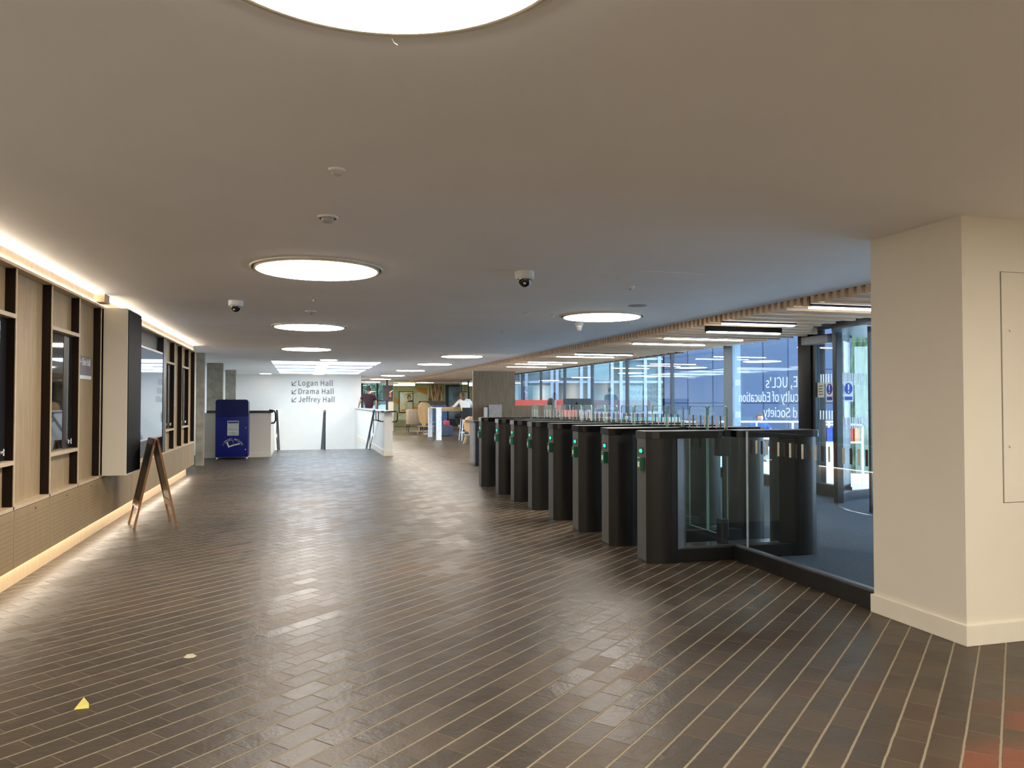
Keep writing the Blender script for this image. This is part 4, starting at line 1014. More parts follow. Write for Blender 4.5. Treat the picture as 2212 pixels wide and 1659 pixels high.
# ================================================================== LOUNGE AT THE BACK
# high table
def P0(px, py): return Pz(px, py, 0)
ht = thing('high_table', 'white-legged oak bar table with the seated woman', 'table', (5.9, 28.4, 0))
lw = mat('white laminate leg', (.78, .80, .84), .5)
obj('leg', MB().box(4.66, 4.84, 27.1, 27.22, 0, 1.17, .004), lw, ht)
obj('leg', MB().box(4.80, 4.95, 29.75, 29.87, 0, 1.15, .004), lw, ht)
obj('top', MB().prism([(4.70, 27.22), (7.0, 27.22), (7.0, 29.75), (4.88, 29.75)], 1.125, 1.165), CHW, ht)
obj('leg', MB().box(6.85, 7.0, 27.1, 27.22, 0, 1.165, .004), lw, ht)
obj('apron', MB().box(4.84, 6.85, 27.14, 27.2, 1.03, 1.125), OAK, ht)
def bar_stool(x, y, label, rz, seatm):
    t = thing('bar_stool', label, 'bar stool', (x, y, 0), rz); t['group'] = 'bar stools round the high table'
    obj('seat', MB().box(-.23, .23, -.22, .22, .76, .83, .03), seatm, t, smooth=True, local=True)
    mb = MB(); n = 8
    for k in range(n):
        u0, u1 = -1+2*k/n, -1+2*(k+1)/n
        f = lambda u, z, o: (u*.24, -.22-.02*(1-u*u)*2-o+(.06 if z < .9 else 0)*0, z)
        vs = [f(u0, .80, 0), f(u1, .80, 0), f(u1, 1.16, .05), f(u0, 1.16, .05), f(u0, .80, .03), f(u1, .80, .03), f(u1, 1.16, .08), f(u0, 1.16, .08)]
        mb.add(vs, [(0, 1, 2, 3), (4, 5, 6, 7), (3, 2, 6, 7), (0, 1, 5, 4), (0, 3, 7, 4), (1, 2, 6, 5)])
    obj('backrest', mb, seatm, t, smooth=True, local=True)
    wl_ = mat('white tube', (.75, .77, .8), .4)
    for sx in (-1, 1):
        for sy in (-1, 1): obj('leg', MB().tube([(sx*.19, sy*.17, .77), (sx*.25, sy*.24, 0)], .013, 8), wl_, t, local=True)
    obj('footrest', MB().tube([(-.225, -.22, .28), (.225, -.22, .28), (.225, .22, .28), (-.225, .22, .28), (-.225, -.22, .28)], .009, 6), wl_, t, local=True)
    return t
BS = mat('black stool shell', (.016, .02, .026), .5)
sx_, sy_ = 5.72, 26.85
bar_stool(sx_, sy_, 'black bar stool under the woman in white', 0, BS)
bar_stool(6.45, 30.15, 'black bar stool on the far side of the high table', 2.9, BS)
BLU = mat('blue fabric', (.07, .20, .55), .8)
bar_stool(6.93, 31.4, 'blue bar stool behind the black one by the glass', 2.6, BLU)
def ply_chair(x, y, label, rz, s=1.0, hb=1.45):
    t = thing('lounge_chair', label, 'chair', (x, y, 0), rz); t['group'] = 'plywood lounge chairs'
    mb = MB(); n = 10
    rows = [(.36, .22, 0), (.6, .30, .02), (.9, .33, .06), (hb-.2, .30, .12), (hb-.06, .22, .145), (hb, .10, .15)]
    for j in range(len(rows)-1):
        z0, w0, o0 = rows[j]; z1, w1, o1 = rows[j+1]
        for k in range(n):
            u0, u1 = -1+2*k/n, -1+2*(k+1)/n
            f = lambda u, z, w, o, th: (u*w, -.26-o+.22*u*u-th, z)
            vs = [f(u0, z0, w0, o0, 0), f(u1, z0, w0, o0, 0), f(u1, z1, w1, o1, 0), f(u0, z1, w1, o1, 0), f(u0, z0, w0, o0, .02), f(u1, z0, w0, o0, .02), f(u1, z1, w1, o1, .02), f(u0, z1, w1, o1, .02)]
            mb.add(vs, [(0, 1, 2, 3), (4, 5, 6, 7), (3, 2, 6, 7), (0, 1, 5, 4), (0, 3, 7, 4), (1, 2, 6, 5)])
    mb.v = [v*s for v in mb.v]
    obj('back_shell', mb, CHW, t, smooth=True, local=True)
    obj('seat_cushion', MB().box(-.26*s, .26*s, -.25*s, .26*s, .36*s, .47*s, .03), mat('grey blue cushion', (.06, .09, .16), .8), t, smooth=True, local=True)
    obj('seat_shell', MB().box(-.27*s, .27*s, -.27*s, .26*s, .32*s, .36*s, .01), CHW, t, local=True)
    for a in (-1, 1):
        for b2 in (-1, 1): obj('leg', MB().tube([(a*.20*s, b2*.18*s, .34*s), (a*.29*s, b2*.27*s, 0)], [.022*s, .014*s], 8), CHW, t, local=True)
p = P0(918, 936); ply_chair(5.13, 32.4, 'tall bent plywood wing chair with cushion left of high table', -.6, 1.0, 1.36)
ply_chair(5.40, 24.6, 'bent plywood lounge chair nearest the reception desk', -.35, .86, 1.04)
# boxy armchair
t = thing('armchair', 'boxy beige upholstered armchair on dark legs before mural wall', 'armchair', (5.1, 35.6, 0)); bg = mat('beige weave', (.42, .33, .25), .85)
obj('body', MB().box(4.72, 5.45, 35.1, 35.9, .32, 1.16-.14, .05), bg, t, smooth=True)
obj('seat', MB().box(5.0, 5.7, 35.2, 35.8, .32, .5, .03), bg, t, smooth=True)
for a in (4.78, 5.38):
    for b_ in (35.16, 35.82): obj('leg', MB().tube([(a, b_, .33), (a-.03*(1 if a < 5 else -1), b_, 0)], [.02, .012], 8), BLACK, t)
# blue chairs and cushions, half-height partition
t = thing('armchair', 'light blue armchair behind the high table legs', 'armchair', (5.95, 33.5, 0))
BLU2 = mat('light blue fabric', (.17, .27, .45), .8)
obj('backrest', MB().box(5.6, 6.3, 33.9, 34.1, .4, 1.22, .06), BLU2, t, smooth=True); obj('seat', MB().box(5.6, 6.3, 33.3, 33.9, 0, .5, .06), BLU2, t, smooth=True)
tag(obj('cushion', MB().box(5.55, 5.8, 30.6, 30.72, .42, .62, .05), mat('pink fabric', (.75, .12, .18), .8), smooth=True), 'pink cushion between the white table legs', 'cushion')
tag(obj('bench_seat', MB().box(5.3, 5.9, 30.45, 31.0, 0, .42, .05), mat('blue grey bench', (.10, .12, .17), .8), smooth=True), 'low blue-grey bench behind the white table legs', 'bench')
tag(obj('half_partition', MB().box(Py(905, 866, 39).x, Py(962, 866, 39).x, 39, 39.12, 0, 1.42, .01), mat('taupe panel', (.24, .21, .20), .8)), 'taupe half-height partition before the mural wall', 'partition')
# framed portrait poster
def fr(px, py): q = Py(px, py, 43.2); return q.x, q.z
x0, z0 = fr(861.5, 891.5); x1, z1 = fr(893, 845)
t = thing('framed_poster', 'black-framed portrait poster hung on the green mural wall', 'poster', ((x0+x1)/2, FY, z0))
yb = FY-.05; x0, z0 = far(861.5, 891.5, yb); x1, z1 = far(893, 845, yb)
obj('frame', MB().box(x0, x1, yb, FY-.01, z0, z1), BLACK, t)
b_ = .05; obj('print', MB().box(x0+b_, x1-b_, yb-.006, yb, z0+b_, z1-b_), mat('poster ground', (.50, .49, .36), .6, noise=.08, nscale=3), t)
W_, H_ = x1-x0, z1-z0
def pp(u, v): return (x0+u*W_, z0+v*H_)
ell = lambda cu, cv, ru, rv, n=20, a0=0, a1=2*PI: [pp(cu+ru*math.cos(a0+(a1-a0)*k/n), cv+rv*math.sin(a0+(a1-a0)*k/n)) for k in range(n)]
obj('pale_shape', flat_poly([pp(.07, .93), pp(.22, .93), pp(.34, .78), pp(.36, .62), pp(.25, .45), pp(.1, .5)], yb-.010), mat('pale blue print', (.55, .62, .72), .6), t)
obj('ochre_shape', flat_poly([pp(.42, .82), pp(.65, .92), pp(.95, .93), pp(.95, .86), pp(.6, .80)], yb-.010), MO, t)
obj('ochre_shape', flat_poly([pp(.08, .07), pp(.6, .07), pp(.35, .17), pp(.2, .15)], yb-.010), MO, t)
obj('portrait_hair', flat_poly(ell(.72, .70, .15, .125), yb-.012), mat('print black', (.03, .03, .03), .6), t)
obj('portrait_face', flat_poly(ell(.73, .665, .10, .10), yb-.014), mat('print grey', (.28, .27, .24), .6), t)
obj('portrait_suit', flat_poly([pp(.5, .49), pp(.6, .53), pp(.68, .57), pp(.78, .57), pp(.95, .60), pp(.95, .49)], yb-.013), mat('print black', (.03, .03, .03), .6), t)
tl = MB()
for col in (0, 1):
    for k in range(14): z = z0+(.44-.023*k)*H_; tl.box(x0+(.42+.27*col)*W_, x0+(.65+.25*col)*W_, yb-.010, yb-.006, z, z+.006)
obj('text_columns', tl, mat('print black', (.03, .03, .03), .6), t)
# abstract painting
x0, z0 = far(925, 865.5, FY-.06); x1, z1 = far(957, 831, FY-.06)
t = thing('abstract_painting', 'abstract canvas of vertical gold and green streaks on mural wall', 'painting', ((x0+x1)/2, FY, z0))
def streaks():
    m, nt, b = nt_new('streaked canvas')
    g = nt.nodes.new('ShaderNodeNewGeometry'); mp = nt.nodes.new('ShaderNodeMapping'); mp.inputs['Scale'].default_value = (9, 1, 1.3)
    nt.links.new(g.outputs['Position'], mp.inputs[0]); n = nt.nodes.new('ShaderNodeTexNoise'); n.inputs['Scale'].default_value = 1.8; n.inputs['Detail'].default_value = 3
    nt.links.new(mp.outputs[0], n.inputs[0]); r = nt.nodes.new('ShaderNodeValToRGB'); nt.links.new(n.outputs[0], r.inputs[0])
    e = r.color_ramp.elements; e[0].position = .35; e[0].color = (.05, .04, .025, 1); e[1].position = .62; e[1].color = (.42, .40, .24, 1); q = e.new(.48); q.color = (.28, .14, .04, 1)
    nt.links.new(r.outputs[0], b.inputs['Base Color']); return m
obj('canvas', MB().box(x0, x1, FY-.06, FY-.01, z0, z1), streaks(), t)
# lounge lights
lg = emit('lime lounge tube', (.95, 1.0, .45), 4.5)
for a, b2, yy, lb in ((849, 896, 41.2, 'nearer lime-tinted tube light before mural wall'), (861, 896, 42.4, 'farther lime-tinted tube light before mural wall')):
    A = Py(a, 831 if yy < 42 else 827.5, yy); B = Py(b2, 831, yy)
    t = thing('tube_light', lb, 'ceiling light', ((A.x+B.x)/2, yy, A.z)); t['group'] = 'tube lights in the far lounge'
    obj('tube', MB().box(A.x, B.x, yy-.05, yy+.05, A.z-.05, A.z+.04), lg, t); obj('hanger', MB().cyl((A.x+B.x)/2, yy, A.z+.04, ZC, .01, 8), BLACK, t)
# hanging sign and its post
a, b_ = Py(828.5, 866, 36), Py(850, 832.5, 36)
t = thing('information_banner', 'dark grey sign with small orange figure beside the mural wall', 'sign', ((a.x+b_.x)/2, 36, a.z))
obj('sign_panel', MB().box(a.x, b_.x, 36.22, 36.30, a.z, b_.z), mat('charcoal sign', (.045, .045, .05), .6), t)
cx = a.x+(b_.x-a.x)*.72; cz = a.z+.2
obj('orange_emblem', flat_poly([(cx-.05, cz-.02), (cx+.06, cz-.02), (cx+.05, cz+.16), (cx-.03, cz+.2)], 36.212), mat('orange print', (.5, .14, .05), .6), t)
obj('white_emblem', flat_poly([(cx-.05, cz+.2), (cx+.12, cz+.32), (cx+.12, cz+.27), (cx, cz+.18)], 36.212), BARW, t)
a, b_ = Py(838, 895, 36.4), Py(849.5, 867, 36.4)
tag(obj('pillar_column', MB().box(a.x, b_.x, 36.3, 36.7, 0, ZC), CREAM), 'cream pillar carrying the dark grey sign', 'pillar')
tag(obj('dark_post', MB().box(a.x-.10, a.x-.02, 36.3, 36.4, 0, ZC), FRAMEM), 'thin black post left of the cream pillar', 'post')
# back windows
w = thing('window_1', None, None, (3.5, FY, 0), kind='structure')
obj('pane', MB().box(2.24, 4.9, FY+.05, FY+.06, .1, ZC), WGLASS, w)
f = MB().box(2.24, 4.9, FY, FY+.1, 0, .12)
for px in (782, 815, 838): x = Py(px, 869, FY).x; f.box(x-.05, x+.05, FY-.02, FY+.1, 0, ZC)
f.box(2.24, 4.9, FY+.02, FY+.08, 1.42, 1.47)
obj('window_frame', f, FRAMEM, w)
w = thing('window_14', None, None, (9.0, FY, 0), kind='structure')
x0, x1 = far(963, 869, FY-.1)[0], far(1005, 869, FY-.1)[0]
obj('pane', MB().box(x0, x1, FY-.08, FY-.07, .4, 2.25), mat('blue back glazing', (.10, .16, .22), .05, noise=.3, nscale=1.5, spec=1.0), w)
obj('window_frame', MB().box(x0, x0+.16, FY-.12, FY, 0, 2.3).box(x1-.10, x1, FY-.12, FY, 0, 2.3).box(x0, x1, FY-.12, FY, 2.25, 2.33).box(x0, x1, FY-.12, FY, 0, .4), FRAMEM, w)
for px in (967+7, 990): pass
struct('wall_far', MB().box(7.3, 9.8, 35.9, 36.0, 2.2, 2.5), CREAM)

# ================================================================== PEOPLE
SKIN = mat('skin', (.48, .27, .18), .55, noise=.03)
def skin_mesh(name, nodes, edges, m, parent, sub=2, root=0):
    me = bpy.data.meshes.new(name); base = WLOC[parent.name]
    me.from_pydata([Vector(n[0])-base for n in nodes], edges, []); me.materials.append(m)
    o = bpy.data.objects.new(name, me); C.objects.link(o); o.parent = parent
    sk = o.modifiers.new('skin', 'SKIN')
    if not me.skin_vertices: me.attributes
    lay = me.skin_vertices[0] if len(me.skin_vertices) else None
    if lay is None:
        bpy.context.view_layer.objects.active = o
    else:
        for i, n in enumerate(nodes):
            r = n[1]; lay.data[i].radius = (r, r) if not isinstance(r, tuple) else r
            lay.data[i].use_root = (i == root)
    sk.use_smooth_shade = True
    s = o.modifiers.new('sub', 'SUBSURF'); s.levels = 1; s.render_levels = sub
    return o
def head(parent, c, hairm, fw=Vector((0, 1, 0)), long=False):
    c = Vector(c); fw = fw.normalized(); rt = fw.cross(Vector((0, 0, 1))).normalized()
    mt = Matrix(((rt.x, fw.x, 0, c.x), (rt.y, fw.y, 0, c.y), (0, 0, 1, c.z), (0, 0, 0, 1)))
    hb = MB(); bm = bmesh.new(); bmesh.ops.create_uvsphere(bm, u_segments=20, v_segments=14, radius=1)
    for v in bm.verts:
        k = 1-.28*max(0, -v.co.z)
        v.co = Vector((v.co.x*.075*k, v.co.y*.095*(k if v.co.y > 0 else 1), v.co.z*.118))
        if v.co.y > 0 and abs(v.co.x) < .014 and -.03 < v.co.z < .03: v.co.y += .016
    hb.bm(bm, mt); hb2 = MB().sph((.077, 0, -.01), .012, .02, .03, 8).sph((-.077, 0, -.01), .012, .02, .03, 8).xf(mt); hb.add(hb2.v, hb2.f)
    hd = obj('head', hb, SKIN, parent, smooth=True)
    ey = MB().sph((.03, .082, .008), .009, .006, .005, 8).sph((-.03, .082, .008), .009, .006, .005, 8).xf(mt); obj('eyes', ey, BLACK, hd, smooth=True)
    mo = MB().sph((0, .083, -.052), .022, .008, .006, 8).xf(mt); obj('mouth', mo, mat('lip', (.35, .10, .09), .5), hd, smooth=True)
    ha = MB(); bm = bmesh.new(); bmesh.ops.create_uvsphere(bm, u_segments=20, v_segments=14, radius=1)
    dl = [v for v in bm.verts if (v.co.y > .35 and v.co.z < .35) or v.co.z < -.55]; bmesh.ops.delete(bm, geom=dl, context='VERTS')
    for v in bm.verts: v.co = Vector((v.co.x*.088, v.co.y*.105-.006, v.co.z*.128+.006))
    ha.bm(bm, mt)
    if long:
        l2 = MB().tube([(0, -.05, .05), (0, -.085, -.03), (0, -.11, -.14), (.01, -.13, -.25), (.03, -.13, -.34), (.05, -.12, -.38)], [.07, .09, .10, .085, .05, .012], 14)
        l2.tube([(-.06, -.03, 0), (-.085, -.05, -.12), (-.10, -.07, -.25), (-.11, -.06, -.30)], [.03, .04, .03, .008], 8).tube([(.06, -.03, 0), (.085, -.05, -.12), (.09, -.07, -.28)], [.03, .04, .012], 8)
        l2.xf(mt); ha.add(l2.v, l2.f)
    obj('hair', ha, hairm, parent, smooth=True)
def hand(nodes, edges, wrist_i, d, side):
    # palm, four fingers and a thumb continuing the arm chain
    w = nodes[wrist_i][0]; d = Vector(d).normalized(); s = Vector(side).normalized()
    nodes.append((w+d*.06, (.032, .016))); pi_ = len(nodes)-1; edges.append((wrist_i, pi_))
    for k, L_ in enumerate((.062, .072, .068, .052)):
        b0 = w+d*.085+s*(.026-.0175*k); nodes.append((b0, .009)); a = len(nodes)-1; edges.append((pi_, a))
        nodes.append((b0+d*L_*.55+Vector((0, 0, -.004)), .008)); nodes.append((b0+d*L_+Vector((0, 0, -.012)), .006)); edges += [(a, a+1), (a+1, a+2)]
    t0 = w+d*.03+s*.035; nodes.append((t0, .011)); a = len(nodes)-1; edges.append((wrist_i, a)); nodes.append((t0+d*.035+s*.018, .009)); edges.append((a, a+1))
def person(name, label, base, j, topm, botm, shoem, hairm, fw, long=False, sleeve='short'):
    """j: dict of joint positions (world)."""
    t = thing(name, label, 'person', base)
    V = {k: Vector(v) for k, v in j.items()}
    nodes = [(V['pelvis'], (.125, .10)), (V['waist'], (.11, .09)), (V['chest'], (.125, .09)), (V['neckb'], (.06, .06)), (V['head']-Vector((0, 0, .10)), (.052, .055))]
    edges = [(0, 1), (1, 2), (2, 3), (3, 4)]
    for s in ('l', 'r'):
        n0 = len(nodes)
        nodes += [(V['sh'+s], .052), (V['el'+s], .043), (V['wr'+s], .027)]; edges += [(2, n0), (n0, n0+1), (n0+1, n0+2)]
        dr_ = (V['wr'+s]-V['el'+s]).normalized(); hand(nodes, edges, n0+2, dr_, fw*.6+Vector((0, 0, .2)) if abs(dr_.z) > .5 else fw.cross(dr_)+dr_.cross(Vector((0, 0, 1))))
        n1 = len(nodes)
        nodes += [(V['hip'+s], .095), (V['kn'+s], .062), (V['an'+s], .040), (V['an'+s]+fw*.13+Vector((0, 0, -.05)), .032)]; edges += [(0, n1), (n1, n1+1), (n1+1, n1+2), (n1+2, n1+3)]
    skin_mesh('body', nodes, edges, SKIN, t)
    # clothing follows the same chains, a little wider
    def mid(a, b_, k): return a+(b_-a)*k
    k = .62 if sleeve == 'short' else 1.0
    tn = [(V['waist']-Vector((0, 0, .12)), (.165, .125)), (V['waist'], (.155, .12)), (V['chest'], (.19, .14)), (V['neckb']-Vector((0, 0, .02)), (.095, .09))]; te = [(0, 1), (1, 2), (2, 3)]
    for s in ('l', 'r'):
        n0 = len(tn); tn += [(V['sh'+s], .076), (mid(V['sh'+s], V['el'+s], k), .062)]; te += [(2, n0), (n0, n0+1)]
        if sleeve == 'long': tn.append((mid(V['el'+s], V['wr'+s], .7), .045)); te.append((n0+1, n0+2))
    skin_mesh('top', tn, te, topm, t)
    bn_ = [(V['pelvis'], (.165, .125))]; be = []
    for s in ('l', 'r'):
        n0 = len(bn_); bn_ += [(V['hip'+s], .108), (V['kn'+s], .080), (mid(V['kn'+s], V['an'+s], .85), .062)]; be += [(0, n0), (n0, n0+1), (n0+1, n0+2)]
    skin_mesh('trousers', bn_, be, botm, t)
    sh = MB()
    for s in ('l', 'r'):
        A = V['an'+s]; sh.tube([A-fw*.06+Vector((0, 0, -.03)), A+fw*.03+Vector((0, 0, -.035)), A+fw*.13+Vector((0, 0, -.05)), A+fw*.20+Vector((0, 0, -.055))], [.04, .05, .042, .02], 10)
    obj('shoes', sh, shoem, t, smooth=True)
    head(t, V['head'], hairm, fw, long)
    return t
BRH = mat('dark brown hair', (.035, .018, .010), .5, noise=.2, nscale=40, stretch=(6, 6, .6)); BLH = mat('brown to blond hair', (.17, .095, .045), .5, noise=.4, nscale=3)
# woman on the stool, seen from behind, leaning on the table
def Wv(dx, dy, z): return (sx_+dx, sy_+dy, z)
person('person', 'woman with long hair in white blouse on a black bar stool', (sx_, sy_, 0), dict(pelvis=Wv(-.02, .02, .93), waist=Wv(-.04, .10, 1.10), chest=Wv(-.06, .2, 1.30), neckb=Wv(-.09, .26, 1.47), head=Wv(-.12, .33, 1.59),
    shl=Wv(-.25, .23, 1.40), ell=Wv(-.40, .28, 1.20), wrl=Wv(-.44, .46, 1.20), shr=Wv(.13, .22, 1.39), elr=Wv(.26, .42, 1.22), wrr=Wv(.16, .62, 1.20),
    hipl=Wv(-.13, .03, .89), knl=Wv(-.34, .38, .86), anl=Wv(-.22, .30, .45), hipr=Wv(.09, .03, .89), knr=Wv(.06, .46, .84), anr=Wv(.20, .10, .38)),
    mat('white blouse', (.80, .78, .70), .7), mat('black trousers', (.010, .010, .012), .7), mat('black shoe', (.012, .012, .013), .4), BLH, Vector((-.15, 1, 0)).normalized(), True, 'long')
# man walking away beyond the right parapet
mx, my = 2.62, 29.3
MZ = Py(797, 833, my).z; mx = Py(797, 850, my).x
def Mv(dx, dy, z): return (mx+dx, my+dy, z*MZ/1.86)
person('person', 'man in maroon T-shirt seen from behind beyond the right parapet', (mx, my, 0), dict(pelvis=Mv(0, 0, .98), waist=Mv(0, 0, 1.14), chest=Mv(-.0, .02, 1.40), neckb=Mv(.01, .03, 1.58), head=Mv(.015, .07, 1.735),
    shl=Mv(-.21, .02, 1.50), ell=Mv(-.34, .04, 1.26), wrl=Mv(-.36, .22, 1.12), shr=Mv(.21, .02, 1.50), elr=Mv(.27, -.02, 1.20), wrr=Mv(.28, .06, .94),
    hipl=Mv(-.09, 0, .92), knl=Mv(-.10, .10, .50), anl=Mv(-.11, -.02, .09), hipr=Mv(.09, 0, .92), knr=Mv(.10, .16, .52), anr=Mv(.11, .22, .09)),
    mat('maroon cotton', (.05, .010, .016), .8), mat('dark navy jeans', (.012, .014, .025), .8), mat('black shoe', (.01, .01, .01), .4), BRH, Vector((0, 1, 0)))
# receptionist behind the desk: only the crown of the head shows above the screen
hx = Py(1189, 870, 17.62)
def Rv(dx, dy, z): return (hx.x+dx, 17.62+dy, z)
person('person', 'receptionist with dark hair seated behind the desk', (hx.x, 17.62, 0), dict(pelvis=Rv(0, .08, .62), waist=Rv(0, .08, .76), chest=Rv(0, .04, .98), neckb=Rv(0, 0, 1.14), head=Rv(0, -.02, 1.325),
    shl=Rv(-.19, .04, 1.07), ell=Rv(-.22, -.08, .95), wrl=Rv(-.12, -.32, 1.0), shr=Rv(.19, .04, 1.07), elr=Rv(.22, -.08, .95), wrr=Rv(.12, -.32, 1.0),
    hipl=Rv(-.09, .05, .60), knl=Rv(-.11, -.36, .58), anl=Rv(-.11, -.32, .12), hipr=Rv(.09, .05, .60), knr=Rv(.11, -.36, .58), anr=Rv(.11, -.32, .12)),
    mat('dark jumper', (.03, .02, .03), .8), mat('black trousers', (.01, .01, .01), .7), mat('black shoe', (.01, .01, .01), .4), BRH, Vector((.45, .9, 0)).normalized())
t = thing('desk_chair', 'high stool of the receptionist behind the desk', 'chair', (hx.x, 17.72, 0))
obj('seat', MB().box(hx.x-.22, hx.x+.22, 17.5, 17.94, .44, .52, .03), BLACK, t, smooth=True); obj('column', MB().cyl(hx.x, 17.72, 0.03, .44, .03), BLACK, t); obj('foot', MB().cyl(hx.x, 17.72, 0, .04, .25), BLACK, t)
# orange folder and bottle on the high table
tag(obj('orange_folder', MB().box(6.02, 6.30, 27.5, 27.53, 1.165, 1.38).xf(Matrix.Identity(4)), mat('orange card', (.9, .36, .05), .6)), 'orange folder standing on the high table before the woman', 'folder')

# ================================================================== OUTSIDE
struct('ground_outside', MB().box(7.42, 70, -10, 80, -.25, -.03), grid_mat('pale paving', (1, 0, 0), (0, 1, 0), .6, .6, .012, (.34, .36, .40), (.60, .62, .64), (.68, .70, .72), .7))
def fbox0(l0, l1, d0, d1, z0, z1):
    c = [FV*d0+RV*l0, FV*d0+RV*l1, FV*d1+RV*l1, FV*d1+RV*l0]; return MB().prism([(p.x, p.y) for p in c], z0, z1)
def facade(l0, l1, dep, z1, m, name, label, cat='building'):
    o = FV*dep
    c = [o+RV*l0, o+RV*l1, o+RV*l1+FV*6, o+RV*l0+FV*6]
    mb = MB().prism([(p.x, p.y) for p in c], -.03, z1)
    return mb
UPV = (0, 0, 1)
b1 = thing('office_building', 'grey-blue panelled building across the street', 'building', FV*31+RV*14)
obj('panel_wall', facade(5.96, 40, 30, 14, None, '', ''), grid_mat('blue grey panels', tuple(RV), UPV, .98, 1.32, .022, (.020, .027, .045), (.046, .062, .098), (.058, .078, .118), .7), b1)
b2 = thing('glazed_building', 'pale framed greenish glazed building beyond the left windows', 'building', FV*31+RV*2)
obj('back_wall', fbox0(-.2, 5.9, 30.2, 32.5, -.03, 14), mat('teal interior', (.10, .17, .16), .7, noise=.25, nscale=.8), b2)
wm = mat('pale blue mullion', (.20, .25, .33), .5); hm = MB(); vm = MB()
l = -1.2
def fbox(mb, l0, l1, d0, d1, z0, z1):
    c = [FV*d0+RV*l0, FV*d0+RV*l1, FV*d1+RV*l1, FV*d1+RV*l0]; return mb.prism([(p.x, p.y) for p in c], z0, z1)
k = 0
for l in (-.1, .35, .55, 1.55, 1.75, 2.7, 3.0, 3.9, 4.25, 5.2, 5.75): fbox(vm, l-.05, l+.07, 30.0, 30.2, 0, 9); k += 1
for z in (.9, 2.1, 3.0, 4.6, 6): fbox(hm, -.2, 5.9, 30.05, 30.2, z, z+.09)
obj('mullions', vm, wm, b2); obj('transoms', hm, wm, b2)
obj('panes', fbox(MB(), -.2, 5.9, 30.12, 30.13, 0, 9), mat('teal glazing', (.045, .085, .095), .15, noise=.35, nscale=.7, spec=.4), b2)
for l0, l1, z0, z1 in ((.6, 1.5, 1.2, 2.0), (1.9, 2.6, 2.3, 2.9), (3.1, 3.8, 2.2, 2.95), (4.3, 5.1, 1.0, 2.0)):
    obj('blind', fbox(MB(), l0, l1, 30.02, 30.06, z0, z1), mat('pale teal blind', (.11, .18, .19), .7), b2)
# street railing
rg = thing('street_railing', 'pale metal railing outside the lettered window', 'railing', FV*17+RV*6)
mb = MB()
for z in (.55, .92): A = FV*17+RV*4.6; B = FV*17+RV*9.4; mb.tube([(A.x, A.y, z), (B.x, B.y, z)], .02, 8)
obj('rails', mb, BARW, rg)
for k in range(7): A = FV*17+RV*(4.6+.8*k); obj('post', MB().cyl(A.x, A.y, -.03, .94, .02, 8), BARW, rg)
# tree by the entrance
tp = FV*15.2+RV*((1858-1106)/F_PX*15.2)
tr = thing('street_tree', 'mossy tree trunk outside seen through the revolving door', 'tree', (tp.x, tp.y, 0))
tkm = mat('mossy bark', (.055, .085, .035), .9, noise=.4, nscale=6, bump=.8, stretch=(3, 3, .7))
obj('trunk', MB().tube([(tp.x, tp.y, -.03), (tp.x+.02, tp.y, .3), (tp.x-.03, tp.y+.02, 1.2), (tp.x+.04, tp.y, 2.4), (tp.x, tp.y, 4)], [.34, .25, .20, .19, .15], 14), tkm, tr, smooth=True)
def crown(parent, c, r, n, seed, m):
    rr = random.Random(seed); mb = MB()
    for _ in range(n):
        d = Vector((rr.gauss(0, 1), rr.gauss(0, 1), rr.gauss(0, .8))).normalized()*r*rr.random()**.4; p_ = Vector(c)+d
        a = Vector((rr.gauss(0, 1), rr.gauss(0, 1), rr.gauss(0, 1))).normalized(); b3 = a.cross(Vector((rr.gauss(0, 1), 1, rr.gauss(0, 1)))).normalized(); s = .07+.07*rr.random()
        mb.add([p_-a*s, p_+b3*s*.5, p_+a*s, p_-b3*s*.5], [(0, 1, 2, 3)])
    return obj('foliage', mb, m, parent)
GRN = mat('leaf green', (.055, .095, .04), .7, noise=.3, nscale=2)
crown(tr, (tp.x, tp.y, 4.6), 1.7, 1800, 4, GRN)
bt = thing('street_tree', 'leafy tree outside the back window behind the man', 'tree', (4.0, 49.5, 0))
obj('trunk', MB().tube([(4.0, 49.5, -.03), (4.05, 49.5, 1.2), (4.2, 49.5, 3)], [.16, .12, .1], 10), tkm, bt, smooth=True)
crown(bt, (4.0, 49.5, 2.3), 1.4, 1600, 9, GRN)
struct('ground_outside', MB().box(-12, 30, 43.8, 90, -.25, -.03), mat('grey yard', (.22, .23, .24), .8))
yb_ = thing('yard_building', 'pale concrete building outside the back window', 'building', (3, 58, 0)); obj('wall', MB().box(-8, 9, 58, 60, -.03, 9), mat('pale concrete wall', (.24, .27, .28), .8, noise=.15, nscale=.6), yb_)
wn_ = MB()
for k in range(9): wn_.box(-6+1.6*k, -5+1.6*k, 57.97, 58, 1.2, 2.8)
obj('window_band', wn_, mat('dark yard window', (.06, .09, .10), .2), yb_)
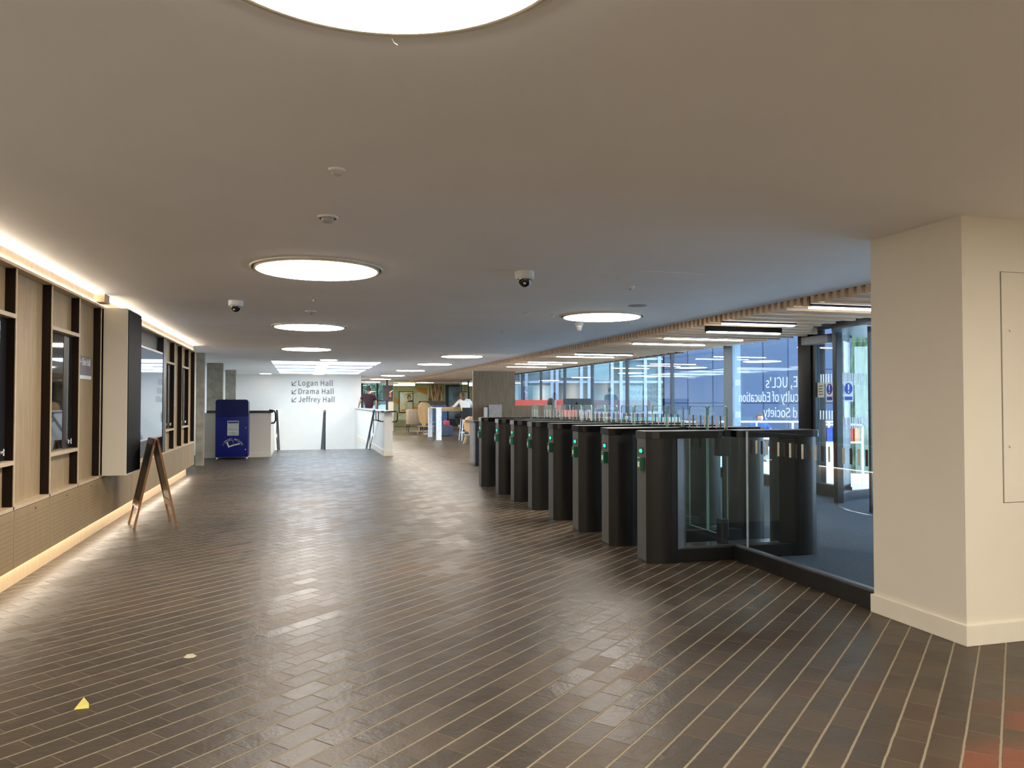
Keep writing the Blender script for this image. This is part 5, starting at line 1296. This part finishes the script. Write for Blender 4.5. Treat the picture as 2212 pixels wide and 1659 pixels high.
# seated passer-by in blue outside
bp_ = FV*18.5+RV*((1637-1106)/F_PX*18.5)
bx, by = bp_.x, bp_.y
def Ov(dx, dy, z): return (bx+dx, by+dy, z-.07)
person('person', 'person in bright blue top sitting outside the lettered window', (bx, by, 0), dict(pelvis=Ov(0, 0, .45), waist=Ov(0, 0, .60), chest=Ov(0, -.03, .80), neckb=Ov(0, -.05, .93), head=Ov(0, -.08, 1.04),
    shl=Ov(-.18, -.03, .87), ell=Ov(-.30, -.12, .70), wrl=Ov(-.22, -.32, .66), shr=Ov(.18, -.03, .87), elr=Ov(.32, -.12, .70), wrr=Ov(.24, -.34, .68),
    hipl=Ov(-.1, 0, .44), knl=Ov(-.14, -.42, .46), anl=Ov(-.14, -.42, .08), hipr=Ov(.1, 0, .44), knr=Ov(.14, -.42, .46), anr=Ov(.14, -.42, .08)),
    mat('bright blue shirt', (.008, .06, .30), .7), mat('grey trousers', (.1, .1, .12), .8), BLACK, BRH, Vector((-.25, -1, 0)).normalized())
tag(obj('stone_bench', MB().box(bx-.8, bx+.8, by-.18, by+.25, -.03, .20, .01), mat('pale bench stone', (.5, .5, .48), .7)), 'low stone bench outside under the person in blue', 'bench')
# coloured crates on a stand outside the side door
cs_ = FV*13+RV*((1800-1106)/F_PX*13)
stn = thing('market_stand', 'small pale stand with coloured boxes outside the side door', 'stand', (cs_.x, cs_.y, 0))
def sbox(mb, l0, l1, d0, d1, z0, z1):
    c = [cs_+RV*l0+FV*d0, cs_+RV*l1+FV*d0, cs_+RV*l1+FV*d1, cs_+RV*l0+FV*d1]; return mb.prism([(p.x, p.y) for p in c], z0, z1)
obj('shelf', sbox(sbox(MB(), -.4, .45, -.1, .3, .66, .69), -.4, .45, -.1, .3, .96, .98), BARW, stn)
for l in (-.39, .43): obj('leg', sbox(MB(), l, l+.03, -.1, -.07, -.03, .96), BARW, stn)
for k, (nm2, c_) in enumerate((('lime', (.15, .55, .12)), ('green', (.02, .35, .15)), ('blue', (.03, .1, .6)), ('turquoise', (.03, .5, .55)), ('violet', (.25, .08, .5)), ('red', (.65, .06, .05)), ('orange', (.8, .3, .04)))):
    tag(obj('storage_box', sbox(MB(), -.36+.115*k, -.27+.115*k, -.05, .2, .692, .92), mat(nm2+' plastic box', c_, .5)), nm2+' box on the pale stand outside the side door', 'box', 'coloured boxes outside the side door')
